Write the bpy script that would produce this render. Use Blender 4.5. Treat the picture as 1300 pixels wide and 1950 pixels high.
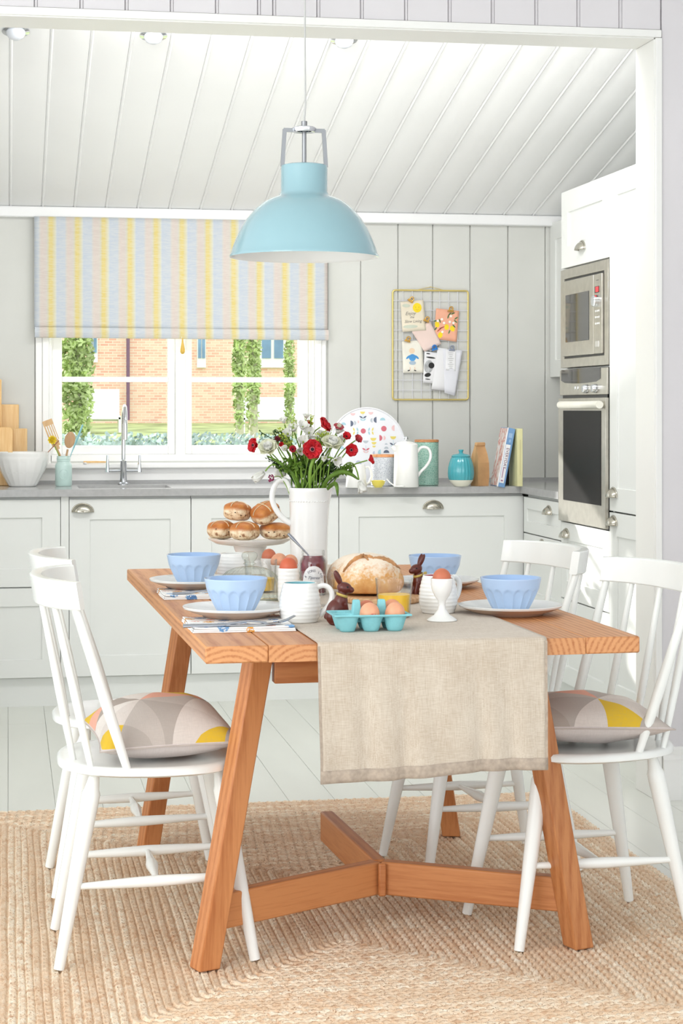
import bpy, math, random
from mathutils import Vector, Matrix, Euler
from mathutils import noise as mnoise
random.seed(7)
D2R = math.pi/180
sc = bpy.context.scene
for o in list(bpy.data.objects): bpy.data.objects.remove(o)

# ---------------------------------------------------------------- camera
CAMH = 1.23; YAW = 10*D2R; FPX = 3600.0
cam = bpy.data.cameras.new('camera'); camo = bpy.data.objects.new('camera', cam)
sc.collection.objects.link(camo)
camo.location = (0, 0, CAMH); camo.rotation_euler = (math.pi/2, 0, -YAW)
cam.sensor_fit = 'HORIZONTAL'; cam.sensor_width = 36; cam.lens = FPX/1300*36
cam.shift_y = -195/1300; cam.clip_start = .05; cam.clip_end = 300
sc.camera = camo
# ---------------------------------------------------------------- light
sc.view_settings.view_transform = 'Standard'
sc.view_settings.look = 'None'
sc.view_settings.gamma = 1
sc.view_settings.exposure = -0.06
sc.view_settings.use_curve_mapping = False
w = bpy.data.worlds.new('sky'); sc.world = w; w.use_nodes = True
w.node_tree.nodes['Background'].inputs[0].default_value = (.93, .96, 1, 1)
w.node_tree.nodes['Background'].inputs[1].default_value = 1.95
try: sc.cycles.transparent_max_bounces = 48
except Exception: pass
def lamp(name, kind, loc, direction, energy, color=(1, 1, 1), size=None, angle=None):
    l = bpy.data.lights.new(name, kind); l.energy = energy; l.color = color
    o = bpy.data.objects.new(name, l); sc.collection.objects.link(o)
    o.location = loc; o.rotation_euler = Vector(direction).to_track_quat('-Z', 'Y').to_euler()
    if size: l.shape = 'RECTANGLE'; l.size, l.size_y = size
    if angle: l.angle = angle
    return o
lamp('sun', 'SUN', (-10, 20, 9), (.72, -1, -.43), 7.0, (1, .97, .92), angle=1.2*D2R)
lamp('dining_window_light', 'AREA', (-2.3, 1.2, 1.9), (2.6, 3.4, -.9), 57, (1, .985, .96), size=(2.4, 1.8))
lamp('kitchen_side_light', 'AREA', (-.95, 7.0, 1.65), (1, .1, .0), 4, (1, .99, .97), size=(1.1, 1.2))
lamp('kitchen_hidden_fill', 'AREA', (1.15, 6.02, 2.57), (.15, .85, -.55), 23, (1, .99, .98), size=(2.0, .16))  # added fill, hidden behind the header, to brighten the back wall
lamp('kitchen_ceiling_fill', 'AREA', (.9, 6.9, 1.2), (0, .3, 1), 9, (1, .99, .97), size=(2.4, 1.6))  # added upward fill without any fitting, lifts the ceiling

# ---------------------------------------------------------------- helpers
Fv = (math.sin(YAW), math.cos(YAW)); Rv = (math.cos(YAW), -math.sin(YAW))
def at(px, D):                       # floor position of a thing seen in column px at depth D
    l = (px-650)/FPX*D
    return (l*Rv[0]+D*Fv[0], l*Rv[1]+D*Fv[1])
def onY(px, py, Y):                  # x, z on the plane y = Y
    t = (px-650)/FPX; rx = Fv[0]+t*Rv[0]; ry = Fv[1]+t*Rv[1]; D = Y/ry
    return D*rx, CAMH-(py-780)*D/FPX
def onX(px, py, X):                  # y, z on the plane x = X
    t = (px-650)/FPX; rx = Fv[0]+t*Rv[0]; ry = Fv[1]+t*Rv[1]; D = X/rx
    return D*ry, CAMH-(py-780)*D/FPX
def C(r, g, b):
    f = lambda v: (v/255/12.92) if v <= 10 else ((v/255+.055)/1.055)**2.4
    return (f(r), f(g), f(b), 1)

class MB:
    def __init__(s): s.v = []; s.f = []
    def add(s, vs, fs, M=None):
        n = len(s.v)
        s.v += [tuple(M @ Vector(v)) if M is not None else tuple(v) for v in vs]
        s.f += [tuple(i+n for i in f) for f in fs]
        return s
    def box(s, x0, x1, y0, y1, z0, z1, M=None):
        vs = [(x, y, z) for z in (z0, z1) for y in (y0, y1) for x in (x0, x1)]
        return s.add(vs, [(0, 2, 3, 1), (4, 5, 7, 6), (0, 1, 5, 4), (1, 3, 7, 5), (3, 2, 6, 7), (2, 0, 4, 6)], M)
    def beam(s, p0, p1, wd, h, rot=0, up=(0, 0, 1)):
        p0 = Vector(p0); p1 = Vector(p1); d = (p1-p0).normalized(); u = Vector(up)
        if abs(d.dot(u)) > .9: u = Vector((0, 1, 0))
        a = d.cross(u).normalized(); b = a.cross(d)
        a2 = a*math.cos(rot)+b*math.sin(rot); b2 = b*math.cos(rot)-a*math.sin(rot)
        vs = []
        for p in (p0, p1):
            for i, j in ((-1, -1), (1, -1), (1, 1), (-1, 1)): vs.append(p+a2*i*wd/2+b2*j*h/2)
        return s.add(vs, [(0, 3, 2, 1), (4, 5, 6, 7), (0, 1, 5, 4), (1, 2, 6, 5), (2, 3, 7, 6), (3, 0, 4, 7)])
    def tube(s, pts, r, seg=8, caps=True, flat=1.0, closed=False):
        pts = [Vector(p) for p in pts]; n = len(pts)
        rs = r if isinstance(r, (list, tuple)) else [r]*n
        vs = []; fs = []; prev = None
        for i, p in enumerate(pts):
            if closed: t = pts[(i+1) % n]-pts[i-1]
            else: t = (pts[min(i+1, n-1)]-pts[max(i-1, 0)])
            t = t.normalized() if t.length > 1e-9 else Vector((0, 0, 1))
            if prev is None:
                a = t.orthogonal().normalized()
            else:
                a = (prev-t*prev.dot(t)); a = a.normalized() if a.length > 1e-6 else t.orthogonal().normalized()
            prev = a; b = t.cross(a)
            for k in range(seg):
                th = 2*math.pi*k/seg
                vs.append(p+a*math.cos(th)*rs[i]+b*math.sin(th)*rs[i]*flat)
        for i in range(n-1 if not closed else n):
            j = (i+1) % n
            for k in range(seg):
                k2 = (k+1) % seg
                fs.append((i*seg+k, i*seg+k2, j*seg+k2, j*seg+k))
        if caps and not closed:
            fs.append(tuple(range(seg-1, -1, -1))); fs.append(tuple((n-1)*seg+k for k in range(seg)))
        return s.add(vs, fs)
    def lathe(s, prof, seg=40, c=(0, 0, 0), mod=None, M=None, sweep=None):
        vs = []; fs = []; n = len(prof)
        for i, (r, z) in enumerate(prof):
            for k in range(seg):
                th = 2*math.pi*k/seg
                m = mod(th, i, r, z) if mod else 1
                vs.append((c[0]+r*m*math.cos(th), c[1]+r*m*math.sin(th), c[2]+z))
        for i in range(n-1):
            for k in range(seg):
                k2 = (k+1) % seg
                if prof[i][0] < 1e-6: fs.append((i*seg, (i+1)*seg+k2, (i+1)*seg+k)) if prof[i+1][0] > 1e-6 else None
                elif prof[i+1][0] < 1e-6: fs.append((i*seg+k, i*seg+k2, (i+1)*seg))
                else: fs.append((i*seg+k, i*seg+k2, (i+1)*seg+k2, (i+1)*seg+k))
        return s.add(vs, fs, M)
    def grid(s, nu, nv, fn, M=None, closeu=False):
        vs = [fn(i/nu, j/nv) for j in range(nv+1) for i in range(nu+1)]
        fs = [(j*(nu+1)+i, j*(nu+1)+i+1, (j+1)*(nu+1)+i+1, (j+1)*(nu+1)+i) for j in range(nv) for i in range(nu)]
        return s.add(vs, fs, M)
    def ball(s, c, r, seg=16, rings=10, R=None, fn=None):
        if not isinstance(r, (list, tuple)): r = (r, r, r)
        vs = [(0, 0, -1)]; fs = []
        for j in range(1, rings):
            ph = -math.pi/2+math.pi*j/rings
            for k in range(seg):
                th = 2*math.pi*k/seg; vs.append((math.cos(ph)*math.cos(th), math.cos(ph)*math.sin(th), math.sin(ph)))
        vs.append((0, 0, 1))
        for k in range(seg):
            k2 = (k+1) % seg
            fs.append((0, 1+k2, 1+k))
            for j in range(rings-2): fs.append((1+j*seg+k, 1+j*seg+k2, 1+(j+1)*seg+k2, 1+(j+1)*seg+k))
            fs.append((1+(rings-2)*seg+k, 1+(rings-2)*seg+k2, len(vs)-1))
        out = []
        for v in vs:
            v = Vector(v)
            if fn: v = fn(v)
            v = Vector((v[0]*r[0], v[1]*r[1], v[2]*r[2]))
            if R is not None: v = R @ v
            out.append(v+Vector(c))
        return s.add(out, fs)
    def prism(s, poly, z0, z1, M=None):
        n = len(poly)
        vs = [(x, y, z0) for x, y in poly]+[(x, y, z1) for x, y in poly]
        fs = [tuple(range(n-1, -1, -1)), tuple(range(n, 2*n))]+[(i, (i+1) % n, (i+1) % n+n, i+n) for i in range(n)]
        return s.add(vs, fs, M)

def obj(name, mb, mat, parent=None, smooth=35, bevel=0, bseg=2, solid=0, sub=0, kind=None, remesh=0):
    me = bpy.data.meshes.new(name); me.from_pydata(mb.v, [], [f for f in mb.f if f]); me.update()
    if smooth:
        me.polygons.foreach_set('use_smooth', [True]*len(me.polygons))
        try: me.set_sharp_from_angle(angle=smooth*D2R)
        except Exception: pass
    o = bpy.data.objects.new(name, me); sc.collection.objects.link(o)
    if mat is not None:
        for m in (mat if isinstance(mat, (list, tuple)) else [mat]): me.materials.append(m)
    if parent is not None: o.parent = parent
    if remesh:
        m = o.modifiers.new('remesh', 'REMESH'); m.mode = 'VOXEL'; m.voxel_size = remesh; m.use_smooth_shade = True
        m = o.modifiers.new('smooth', 'SMOOTH'); m.iterations = 4; m.factor = .6
    if solid: m = o.modifiers.new('solid', 'SOLIDIFY'); m.thickness = solid; m.offset = 0
    if bevel: m = o.modifiers.new('bevel', 'BEVEL'); m.width = bevel; m.segments = bseg; m.limit_method = 'ANGLE'; m.angle_limit = 40*D2R
    if sub: m = o.modifiers.new('sub', 'SUBSURF'); m.levels = sub; m.render_levels = sub
    if kind: o['kind'] = kind
    return o
def tag(o, label, cat, group=None, kind=None):
    o['label'] = label; o['category'] = cat
    if group: o['group'] = group
    if kind: o['kind'] = kind
    return o
def thing(name, label, cat, loc=(0, 0, 0), rz=0, group=None, rot=None):
    o = bpy.data.objects.new(name, None); sc.collection.objects.link(o); o.empty_display_size = .05
    o.location = loc; o.rotation_euler = rot if rot else (0, 0, rz)
    return tag(o, label, cat, group)
def kids(o): return [c for c in bpy.data.objects if c.parent == o]
def dup(root, label, loc, rz=0, rot=None):
    def cp(o, par):
        c = o.copy(); sc.collection.objects.link(c); c.parent = par
        for ch in kids(o): cp(ch, c)
        return c
    r = cp(root, None); r.location = loc; r.rotation_euler = rot if rot else (0, 0, rz); r['label'] = label
    return r
def text(s, size, parent, mat, M, name='lettering', ext=.0002, shear=0, align='CENTER', spacing=1):
    cu = bpy.data.curves.new('t', 'FONT'); cu.body = s; cu.size = size; cu.extrude = ext
    cu.align_x = align; cu.align_y = 'CENTER'; cu.shear = shear; cu.space_character = spacing; cu.resolution_u = 3
    t = bpy.data.objects.new('t', cu); sc.collection.objects.link(t)
    bpy.context.view_layer.update()
    me = bpy.data.meshes.new_from_object(t.evaluated_get(bpy.context.evaluated_depsgraph_get()))
    bpy.data.objects.remove(t); me.transform(M); me.materials.clear(); me.materials.append(mat); me.name = name
    o = bpy.data.objects.new(name, me); sc.collection.objects.link(o)
    if parent is not None: o.parent = parent
    return o

# ---------------------------------------------------------------- materials
class NT:
    def __init__(s, name):
        s.m = bpy.data.materials.new(name); s.m.use_nodes = True; s.t = s.m.node_tree
        s.b = s.t.nodes['Principled BSDF']; s.out = s.t.nodes['Material Output']
    def n(s, kind, **kw):
        nd = s.t.nodes.new(kind)
        for k, v in kw.items():
            if k == 'ins':
                for a, b in v.items(): s.put(nd.inputs[a], b)
            else: setattr(nd, k, v)
        return nd
    def put(s, sock, v):
        if isinstance(v, bpy.types.NodeSocket): s.t.links.new(v, sock)
        else: sock.default_value = v
    def math(s, op, a, b=None):
        nd = s.n('ShaderNodeMath', operation=op); s.put(nd.inputs[0], a)
        if b is not None: s.put(nd.inputs[1], b)
        return nd.outputs[0]
    def mix(s, f, a, b, bt='MIX'):
        nd = s.n('ShaderNodeMix', data_type='RGBA', blend_type=bt)
        s.put(nd.inputs[0], f); s.put(nd.inputs[6], a); s.put(nd.inputs[7], b); return nd.outputs[2]
    def ramp(s, f, stops, interp='LINEAR'):
        nd = s.n('ShaderNodeValToRGB'); cr = nd.color_ramp; cr.interpolation = interp
        while len(cr.elements) < len(stops): cr.elements.new(.5)
        for e, (p, c) in zip(cr.elements, stops): e.position = p; e.color = c if len(c) == 4 else (*c, 1)
        s.put(nd.inputs[0], f); return nd.outputs[0]
    def coord(s, scale=(1, 1, 1), rot=(0, 0, 0), loc=(0, 0, 0), src='Object'):
        tc = s.n('ShaderNodeTexCoord'); mp = s.n('ShaderNodeMapping')
        mp.inputs['Scale'].default_value = scale; mp.inputs['Rotation'].default_value = rot; mp.inputs['Location'].default_value = loc
        s.t.links.new(tc.outputs[src], mp.inputs[0]); return mp.outputs[0]
    def noise(s, vec, scale=5, detail=3, rough=.5, dist=0):
        nd = s.n('ShaderNodeTexNoise'); s.put(nd.inputs['Vector'], vec)
        nd.inputs['Scale'].default_value = scale; nd.inputs['Detail'].default_value = detail
        nd.inputs['Roughness'].default_value = rough; nd.inputs['Distortion'].default_value = dist
        return nd.outputs[0]
    def bump(s, h, strength=.3, dist=.002):
        nd = s.n('ShaderNodeBump'); nd.inputs['Strength'].default_value = strength; nd.inputs['Distance'].default_value = dist
        s.put(nd.inputs['Height'], h); s.t.links.new(nd.outputs[0], s.b.inputs['Normal'])
def P(name, col, rough=.5, metal=0, var=.04, vs=8, bump=0, bs=60, coat=0, scale=(1, 1, 1), spec=.5, sheen=0, trans=0):
    k = NT(name); v = k.coord(scale)
    c2 = tuple(max(0, x*(1-var*2)) for x in col[:3])+(1,)
    c3 = tuple(min(1, x*(1+var)) for x in col[:3])+(1,)
    f = k.noise(v, vs, 3)
    k.put(k.b.inputs['Base Color'], k.ramp(f, [(.3, c2), (.7, c3)]))
    k.b.inputs['Roughness'].default_value = rough; k.b.inputs['Metallic'].default_value = metal
    k.b.inputs['Coat Weight'].default_value = coat; k.b.inputs['Specular IOR Level'].default_value = spec
    k.b.inputs['Sheen Weight'].default_value = sheen
    if bump: k.bump(k.noise(v, bs, 4), bump)
    if trans:
        tl = k.n('ShaderNodeBsdfTranslucent'); tl.inputs[0].default_value = col
        mx = k.n('ShaderNodeMixShader'); mx.inputs[0].default_value = trans
        k.t.links.new(k.b.outputs[0], mx.inputs[1]); k.t.links.new(tl.outputs[0], mx.inputs[2]); k.t.links.new(mx.outputs[0], k.out.inputs[0])
    return k.m
def wood(name, c1, c2, axis='Y', scale=1.0, rough=.45, ring=26, rings_contrast=1, offs=(0, 0, 0)):
    k = NT(name)
    sq = {'X': (.06, 1, 1), 'Y': (1, .06, 1), 'Z': (1, 1, .06)}[axis]
    oi = k.n('ShaderNodeObjectInfo')
    v = k.coord(tuple(x*scale for x in sq))
    ad = k.n('ShaderNodeVectorMath', operation='ADD'); k.put(ad.inputs[0], v)
    sm = k.n('ShaderNodeCombineXYZ'); r10 = k.math('MULTIPLY', oi.outputs['Random'], 3.0)
    k.put(sm.inputs[0], k.math('ADD', k.math('MULTIPLY', k.math('FRACT', k.math('MULTIPLY', r10, 5.3)), .5), offs[0])); k.put(sm.inputs[1], k.math('ADD', r10, offs[1])); k.put(sm.inputs[2], k.math('ADD', k.math('MULTIPLY', r10, .02), offs[2]))
    k.put(ad.inputs[1], sm.outputs[0]); v = ad.outputs[0]
    wv = k.n('ShaderNodeTexWave', wave_type='RINGS', rings_direction=axis); k.put(wv.inputs['Vector'], v)
    wv.inputs['Scale'].default_value = ring; wv.inputs['Distortion'].default_value = .7; wv.inputs['Detail'].default_value = 2; wv.inputs['Detail Scale'].default_value = .6
    fine = k.noise(v, 160, 3, .6)
    f = k.math('ADD', k.math('MULTIPLY', wv.outputs[1], .26*rings_contrast), k.math('MULTIPLY', fine, .74))
    col = k.ramp(f, [(.25, c2), (.62, c1)])
    big = k.noise(v, 6, 2)
    col = k.mix(k.math('MULTIPLY', big, .45), col, c2)
    tone = k.math('ADD', .88, k.math('MULTIPLY', oi.outputs['Random'], .2))
    hs = k.n('ShaderNodeHueSaturation'); k.put(hs.inputs['Value'], tone); k.put(hs.inputs['Color'], col)
    k.put(k.b.inputs['Base Color'], hs.outputs[0]); k.b.inputs['Roughness'].default_value = rough
    k.bump(fine, .12, .001)
    return k.m
def glass(name, tint=(1, 1, 1, 1), refl=.9, bump=0, bs=60, base=.06):
    k = NT(name); k.t.nodes.remove(k.b)
    tr = k.n('ShaderNodeBsdfTransparent'); tr.inputs[0].default_value = tint
    EDGE = 1
    gl = k.n('ShaderNodeBsdfGlossy'); gl.inputs['Roughness'].default_value = .03
    ge = k.n('ShaderNodeNewGeometry'); dt = k.n('ShaderNodeVectorMath', operation='DOT_PRODUCT'); k.put(dt.inputs[0], ge.outputs['Normal']); k.put(dt.inputs[1], ge.outputs['Incoming'])
    f = k.math('ADD', k.math('MULTIPLY', k.math('POWER', k.math('SUBTRACT', 1.0, k.math('ABSOLUTE', dt.outputs['Value'])), 3.5), .6*refl), base)
    if bump:
        b = k.n('ShaderNodeBump'); b.inputs['Strength'].default_value = bump; b.inputs['Distance'].default_value = .004
        k.put(b.inputs['Height'], k.noise(k.coord(), bs, 2)); k.t.links.new(b.outputs[0], gl.inputs['Normal'])
    if bump:
        e2 = k.math('POWER', k.math('SUBTRACT', 1.0, k.math('ABSOLUTE', dt.outputs['Value'])), 5.0)
        k.put(dt.inputs[0], b.outputs[0]); k.put(tr.inputs[0], k.mix(e2, tint, (.5, .55, .53, 1)))
    mx = k.n('ShaderNodeMixShader'); k.put(mx.inputs[0], f)
    k.t.links.new(tr.outputs[0], mx.inputs[1]); k.t.links.new(gl.outputs[0], mx.inputs[2]); k.t.links.new(mx.outputs[0], k.out.inputs[0])
    return k.m

m_win = P('window_white', C(252, 252, 250), .4, var=.005)
m_paint = P('white_paint', C(240, 241, 238), .5, var=.01, vs=3, bump=.05)
m_trim = P('cream_white_gloss', C(242, 242, 238), .35, var=.012, vs=2)
m_ceil = P('ceiling_white', C(243, 244, 244), .5, var=.01, vs=2)
m_wallg = P('grey_green_paint', C(213, 214, 209), .55, var=.02, vs=4, bump=.06)
m_wallv = P('pale_lilac_grey_paint', C(222, 219, 221), .55, var=.015, vs=4, bump=.05)
m_floor = P('painted_floorboard', C(222, 224, 216), .28, var=.03, vs=5, scale=(1, .2, 1))
m_cab = P('cabinet_paint', C(231, 233, 230), .42, var=.008, vs=2)
m_cabgap = P('cabinet_shadow_gap', C(150, 145, 135), .7)
m_work = P('grey_stone_worktop', C(178, 178, 178), .16, var=.04, vs=60)
m_steel = P('brushed_steel', C(196, 192, 182), .33, .85, var=.05, vs=30, scale=(1, .06, 1))
m_chrome = P('chrome', C(215, 218, 222), .08, 1, var=.01)
m_nickel = P('aged_nickel', C(188, 184, 172), .25, .9, var=.06)
m_black = P('black_glass', C(26, 23, 23), .06, var=.02, coat=.5)
m_dark = P('black_plastic', C(30, 30, 30), .4)
m_lampblue = P('duck_egg_enamel', C(146, 183, 192), .16, var=.01, coat=.6)
m_white = P('glazed_white', C(243, 243, 240), .16, var=.01, coat=.4)
m_whitem = P('white_matt', C(244, 244, 242), .6, var=.01)
m_chair = P('chair_white_lacquer', C(243, 245, 241), .22, var=.012, vs=6)
m_blue = P('pale_blue_glaze', C(182, 206, 236), .28, var=.015, coat=.15)
m_bluein = P('pale_blue_glaze_inside', C(160, 190, 230), .13, var=.03, coat=.5)
m_plate = P('stoneware_white', C(234, 234, 232), .2, var=.02, coat=.3)
m_clay = P('bare_clay_edge', C(206, 180, 160), .6, var=.05)
m_aqua = P('aqua_glaze', C(140, 198, 206), .2, coat=.4)
m_teal = P('teal_glaze', C(72, 170, 182), .18, var=.05, coat=.5)
m_pulp = P('turquoise_moulded_pulp', C(138, 204, 211), .85, var=.05, vs=40, bump=.3, bs=200)
m_egg = P('brown_eggshell', C(222, 142, 104), .5, var=.06, vs=30)
m_eggdark = P('deep_brown_eggshell', C(198, 112, 80), .45, var=.05, vs=30)
m_choc = P('milk_chocolate', C(92, 36, 26), .28, var=.08, vs=40, bump=.15, bs=120)
m_gold = P('gold_ribbon', C(196, 170, 92), .4, .2)
m_brass = P('brass', C(226, 205, 130), .3, .6, var=.03)
m_brasspin = P('gold_clip', C(214, 170, 90), .25, .8)
m_jam = P('dark_berry_jam', C(112, 8, 28), .12, var=.2, vs=50, coat=.8)
m_juice = P('orange_juice', C(250, 198, 20), .3, var=.03)
m_glass = glass('clear_glass', (.992, .995, .995, 1), 1.0, .25, 90, .03)
m_jarglass = glass('jar_glass', (.99, .99, .99, 1), .7, .15, 60, .012)
m_pane = glass('window_glass', (1, 1, 1, 1), .5, base=.0)
m_greenglass = glass('greenish_glass', (.955, .98, .955, 1), 1.2, .3, 60, .05)
m_table = wood('oak_table', C(216, 156, 104), C(176, 108, 60), 'Y', ring=26, rings_contrast=1.5, offs=(-.25, 0, .04))
m_tabley = wood('oak_stretcher', C(208, 142, 88), C(174, 104, 56), 'X', ring=16, offs=(0, .07, .05))
m_tableleg = wood('oak_leg', C(210, 144, 90), C(176, 106, 58), 'Z', ring=16)
m_pine = wood('pale_beech', C(246, 214, 160), C(226, 180, 118), 'Z', ring=12, rings_contrast=.5)
m_boardw = wood('bread_board_wood', C(222, 184, 140), C(190, 140, 96), 'X')
m_lid = wood('lid_wood', C(226, 168, 116), C(196, 126, 76), 'X')
m_green = P('leaf_green', C(112, 150, 52), .5, var=.2, vs=60, trans=.3)
m_dkgreen = P('dark_leaf', C(62, 92, 40), .5, var=.2, vs=60, trans=.2)
m_stem = P('stem_green', C(128, 166, 62), .45, var=.12, vs=40)
m_lime = P('lime_bud', C(190, 206, 92), .5, var=.1, vs=60, trans=.3)
m_red = P('crimson_petal', C(222, 26, 40), .5, var=.15, vs=60, trans=.25)
m_pinkp = P('pink_petal', C(232, 120, 128), .55, var=.15, vs=60, trans=.25)
m_whitep = P('white_petal', C(250, 250, 244), .5, var=.02, vs=40, trans=.3)
m_cream = P('cream_green_petal', C(246, 247, 224), .5, var=.03, vs=60, trans=.3)
m_stamen = P('dark_stamen', C(24, 16, 22), .7)
m_plum = P('plum_floret', C(150, 40, 90), .6, var=.25, vs=90)
m_paper = P('white_paper', C(240, 240, 242), .7, var=.01)
m_ink = P('grey_ink', C(120, 116, 112), .7)
m_kraft = P('kraft_paper', C(206, 164, 116), .75, var=.06, vs=20, bump=.2, bs=40)
# ================================================================ the setting
YB = 8.5; YF = 7.91; XR = 2.183; Y0 = 5.70; Y1 = 5.87      # back wall, cabinet fronts, right fronts, opening wall
def S(name, mb, mat, **kw):
    o = obj(name, mb, mat, **kw); o['kind'] = 'structure'; return o
def fine_boards(): pass
# floor and its boards
fl = S('floor', MB().box(-3.4, 3.6, -.6, 9.0, -.12, -.014), m_floor)
me_fb = None
fbw = .145
for i in range(-9, 21):
    x = i*fbw
    for j, (ya, yb) in enumerate(((2.6, 4.9+(i % 3)*.35), (4.9+(i % 3)*.35, 7.2+((i+1) % 3)*.3), (7.2+((i+1) % 3)*.3, 8.48))):
        p = obj('floorboard', MB().box(x+.0004, x+fbw-.0004, ya+.0004, yb-.0004, -.014, 0), m_floor, fl, bevel=.0008, bseg=1)
S('floor_front', MB().box(-3.4, 3.6, -.6, 2.6, -.014, 0), m_floor).name = 'floor.001'

# sloping kitchen ceiling
def zc(y): return 2.12+.231*(YB-y)
sl = math.atan(.231)
cm = MB()
cm.add([(-1.3, YB+.1, zc(YB+.1)+.012), (2.95, YB+.1, zc(YB+.1)+.012), (2.95, Y1-.02, zc(Y1)+.012), (-1.3, Y1-.02, zc(Y1)+.012),
        (-1.3, YB+.1, zc(YB+.1)+.08), (2.95, YB+.1, zc(YB+.1)+.08), (2.95, Y1-.02, zc(Y1)+.08), (-1.3, Y1-.02, zc(Y1)+.08)],
       [(0, 1, 2, 3), (7, 6, 5, 4), (0, 4, 5, 1), (1, 5, 6, 2), (2, 6, 7, 3), (3, 7, 4, 0)])
ceil = S('ceiling', cm, m_ceil, smooth=0)
cb = .14
prof = [(0, .012), (.0003, .003), (.002, .0012), (.0036, -.001), (.0072, -.003), (.0108, -.001), (.0122, .0018), (.0140, .0018), (.0162, 0), (cb-.0022, 0), (cb-.0003, .003), (cb-.0001, .012)]
def ceiling_board(x):
    mb = MB(); n = len(prof); vs = []
    for y in (YB, Y1+.005):
        for a, b in prof: vs.append((x+a, y, zc(y)+b))
    mb.add(vs, [(i, i+1, n+i+1, n+i) for i in range(n-1)]+[tuple(range(n)), tuple(range(2*n-1, n-1, -1))])
    return mb
for i in range(-9, 21): obj('ceiling_board', ceiling_board(.005+cb*i), m_ceil, ceil, smooth=40)
S('trim_1', MB().box(-1.2, 2.9, YB-.05, YB-.004, 2.08, 2.128), m_ceil, bevel=.006)

# back wall with the window hole
WX0, WX1, WZ0, WZ1 = .185, 1.36, 1.0, 2.02
wb = MB().box(-1.3, WX0, YB, YB+.16, 0, 2.3).box(WX1, 2.95, YB, YB+.16, 0, 2.3).box(WX0, WX1, YB, YB+.16, 0, WZ0).box(WX0, WX1, YB, YB+.16, WZ1, 2.3)
wall_back = S('wall_back', wb, m_wallg, smooth=0)
js = [onY(p, 600, YB)[0] for p in (623, 686, 757, 823, 894, 966, 1037)]
js = js+[js[-1]+.166*k for k in range(1, 5)]
for a, b in zip(js[:-1], js[1:]):
    obj('wall_board', MB().box(a+.0014, b-.0014, YB-.009, YB, .86, 2.12), m_wallg, wall_back, bevel=.003, bseg=1)
for k in range(8):
    b = .118-.166*k*1.35
    if b < -1.2: break
    obj('wall_board', MB().box(b-.166*1.35+.0012, b-.0012, YB-.009, YB, .86, 2.12), m_wallg, wall_back, bevel=.0015, bseg=1)
S('wall_right', MB().box(2.82, 2.95, Y1, YB, 0, 2.75), m_wallg)
S('wall_left', MB().box(-1.35, -1.22, Y1, YB, 0, 2.75), m_wallg)

# wall with the opening, seen from the dining side
OX0, OX1, OZ = -.75, 2.007, 2.405
wm = MB().box(OX1, 3.6, Y0+.012, Y1, 0, 2.95).box(-3.4, OX0, Y0+.012, Y1, 0, 2.95).box(OX0, OX1, Y0+.012, Y1, OZ+.012, 2.95)
wall_middle = S('wall_middle', wm, m_wallv, smooth=0)
bx = [onY(p, 30, Y0)[0] for p in (65, 152, 238, 324, 410, 490, 519, 603, 686, 770, 853, 935, 1018, 1098, 1178, 1257)]
st = .1335
bx = [bx[0]-st*k for k in range(5, 0, -1)]+bx
for a, b in zip(bx[:-1], bx[1:]):
    pr = [(a+.0004, .012), (a+.0016, .004), (a+.003, .003), (a+.0045, -.001), (a+.008, -.001), (a+.0092, .004), (a+.011, 0), (b-.0012, 0), (b-.0004, .006), (b-.0004, .012)]
    n = len(pr); vs = [(x, Y0+d, z) for z in (OZ+.024, 2.9) for x, d in pr]
    obj('wall_board', MB().add(vs, [(i+1, i, n+i, n+i+1) for i in range(n-1)]+[tuple(range(n)), tuple(range(2*n-1, n-1, -1))]), m_wallv, wall_middle, smooth=30)
obj('wall_panel', MB().box(OX1+.024, 3.6, Y0, Y0+.012, 0, 2.9), m_wallv, wall_middle)
# opening trim: header and jambs
S('trim_2', MB().box(OX0-.02, OX1+.021, Y0-.008, Y0+.012, OZ-.002, OZ+.022).box(OX0, OX1, Y0+.002, Y1+.006, OZ-.006, OZ+.012), m_trim, bevel=.002)
S('trim_3', MB().box(OX1+.002, OX1+.023, Y0-.008, Y0+.012, 0, OZ-.003).box(OX1-.002, OX1+.012, Y0+.002, Y1+.006, 0, OZ-.006), m_trim, bevel=.002)
S('trim_4', MB().box(OX0-.023, OX0-.002, Y0-.008, Y0+.012, 0, OZ-.003).box(OX0-.012, OX0+.002, Y0+.002, Y1+.006, 0, OZ-.006), m_trim, bevel=.002)
bbp = [(0, 0), (-.024, 0), (-.024, .105), (-.02, .112), (-.02, .128), (-.012, .14), (-.012, .158), (-.006, .166), (0, .166)]
def skirting(x0, x1, y):
    n = len(bbp); vs = [(x, y+a, b) for x in (x0, x1) for a, b in bbp]
    return MB().add(vs, [(i, (i+1) % n, (i+1) % n+n, i+n) for i in range(n)]+[tuple(range(n-1, -1, -1)), tuple(range(n, 2*n))])
S('baseboard_right', skirting(OX1+.024, 3.6, Y0), m_trim, smooth=30)
S('baseboard_left', skirting(-3.4, OX0-.024, Y0), m_trim, smooth=30)
S('ceiling_dining', MB().box(-3.4, 3.6, -.6, Y0+.012, 2.9, 2.98), m_ceil).name = 'ceiling.001'
S('wall_right_dining', MB().box(3.6, 3.7, 1.5, Y1, 0, 2.95), m_wallv).name = 'wall_right.001'

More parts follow.
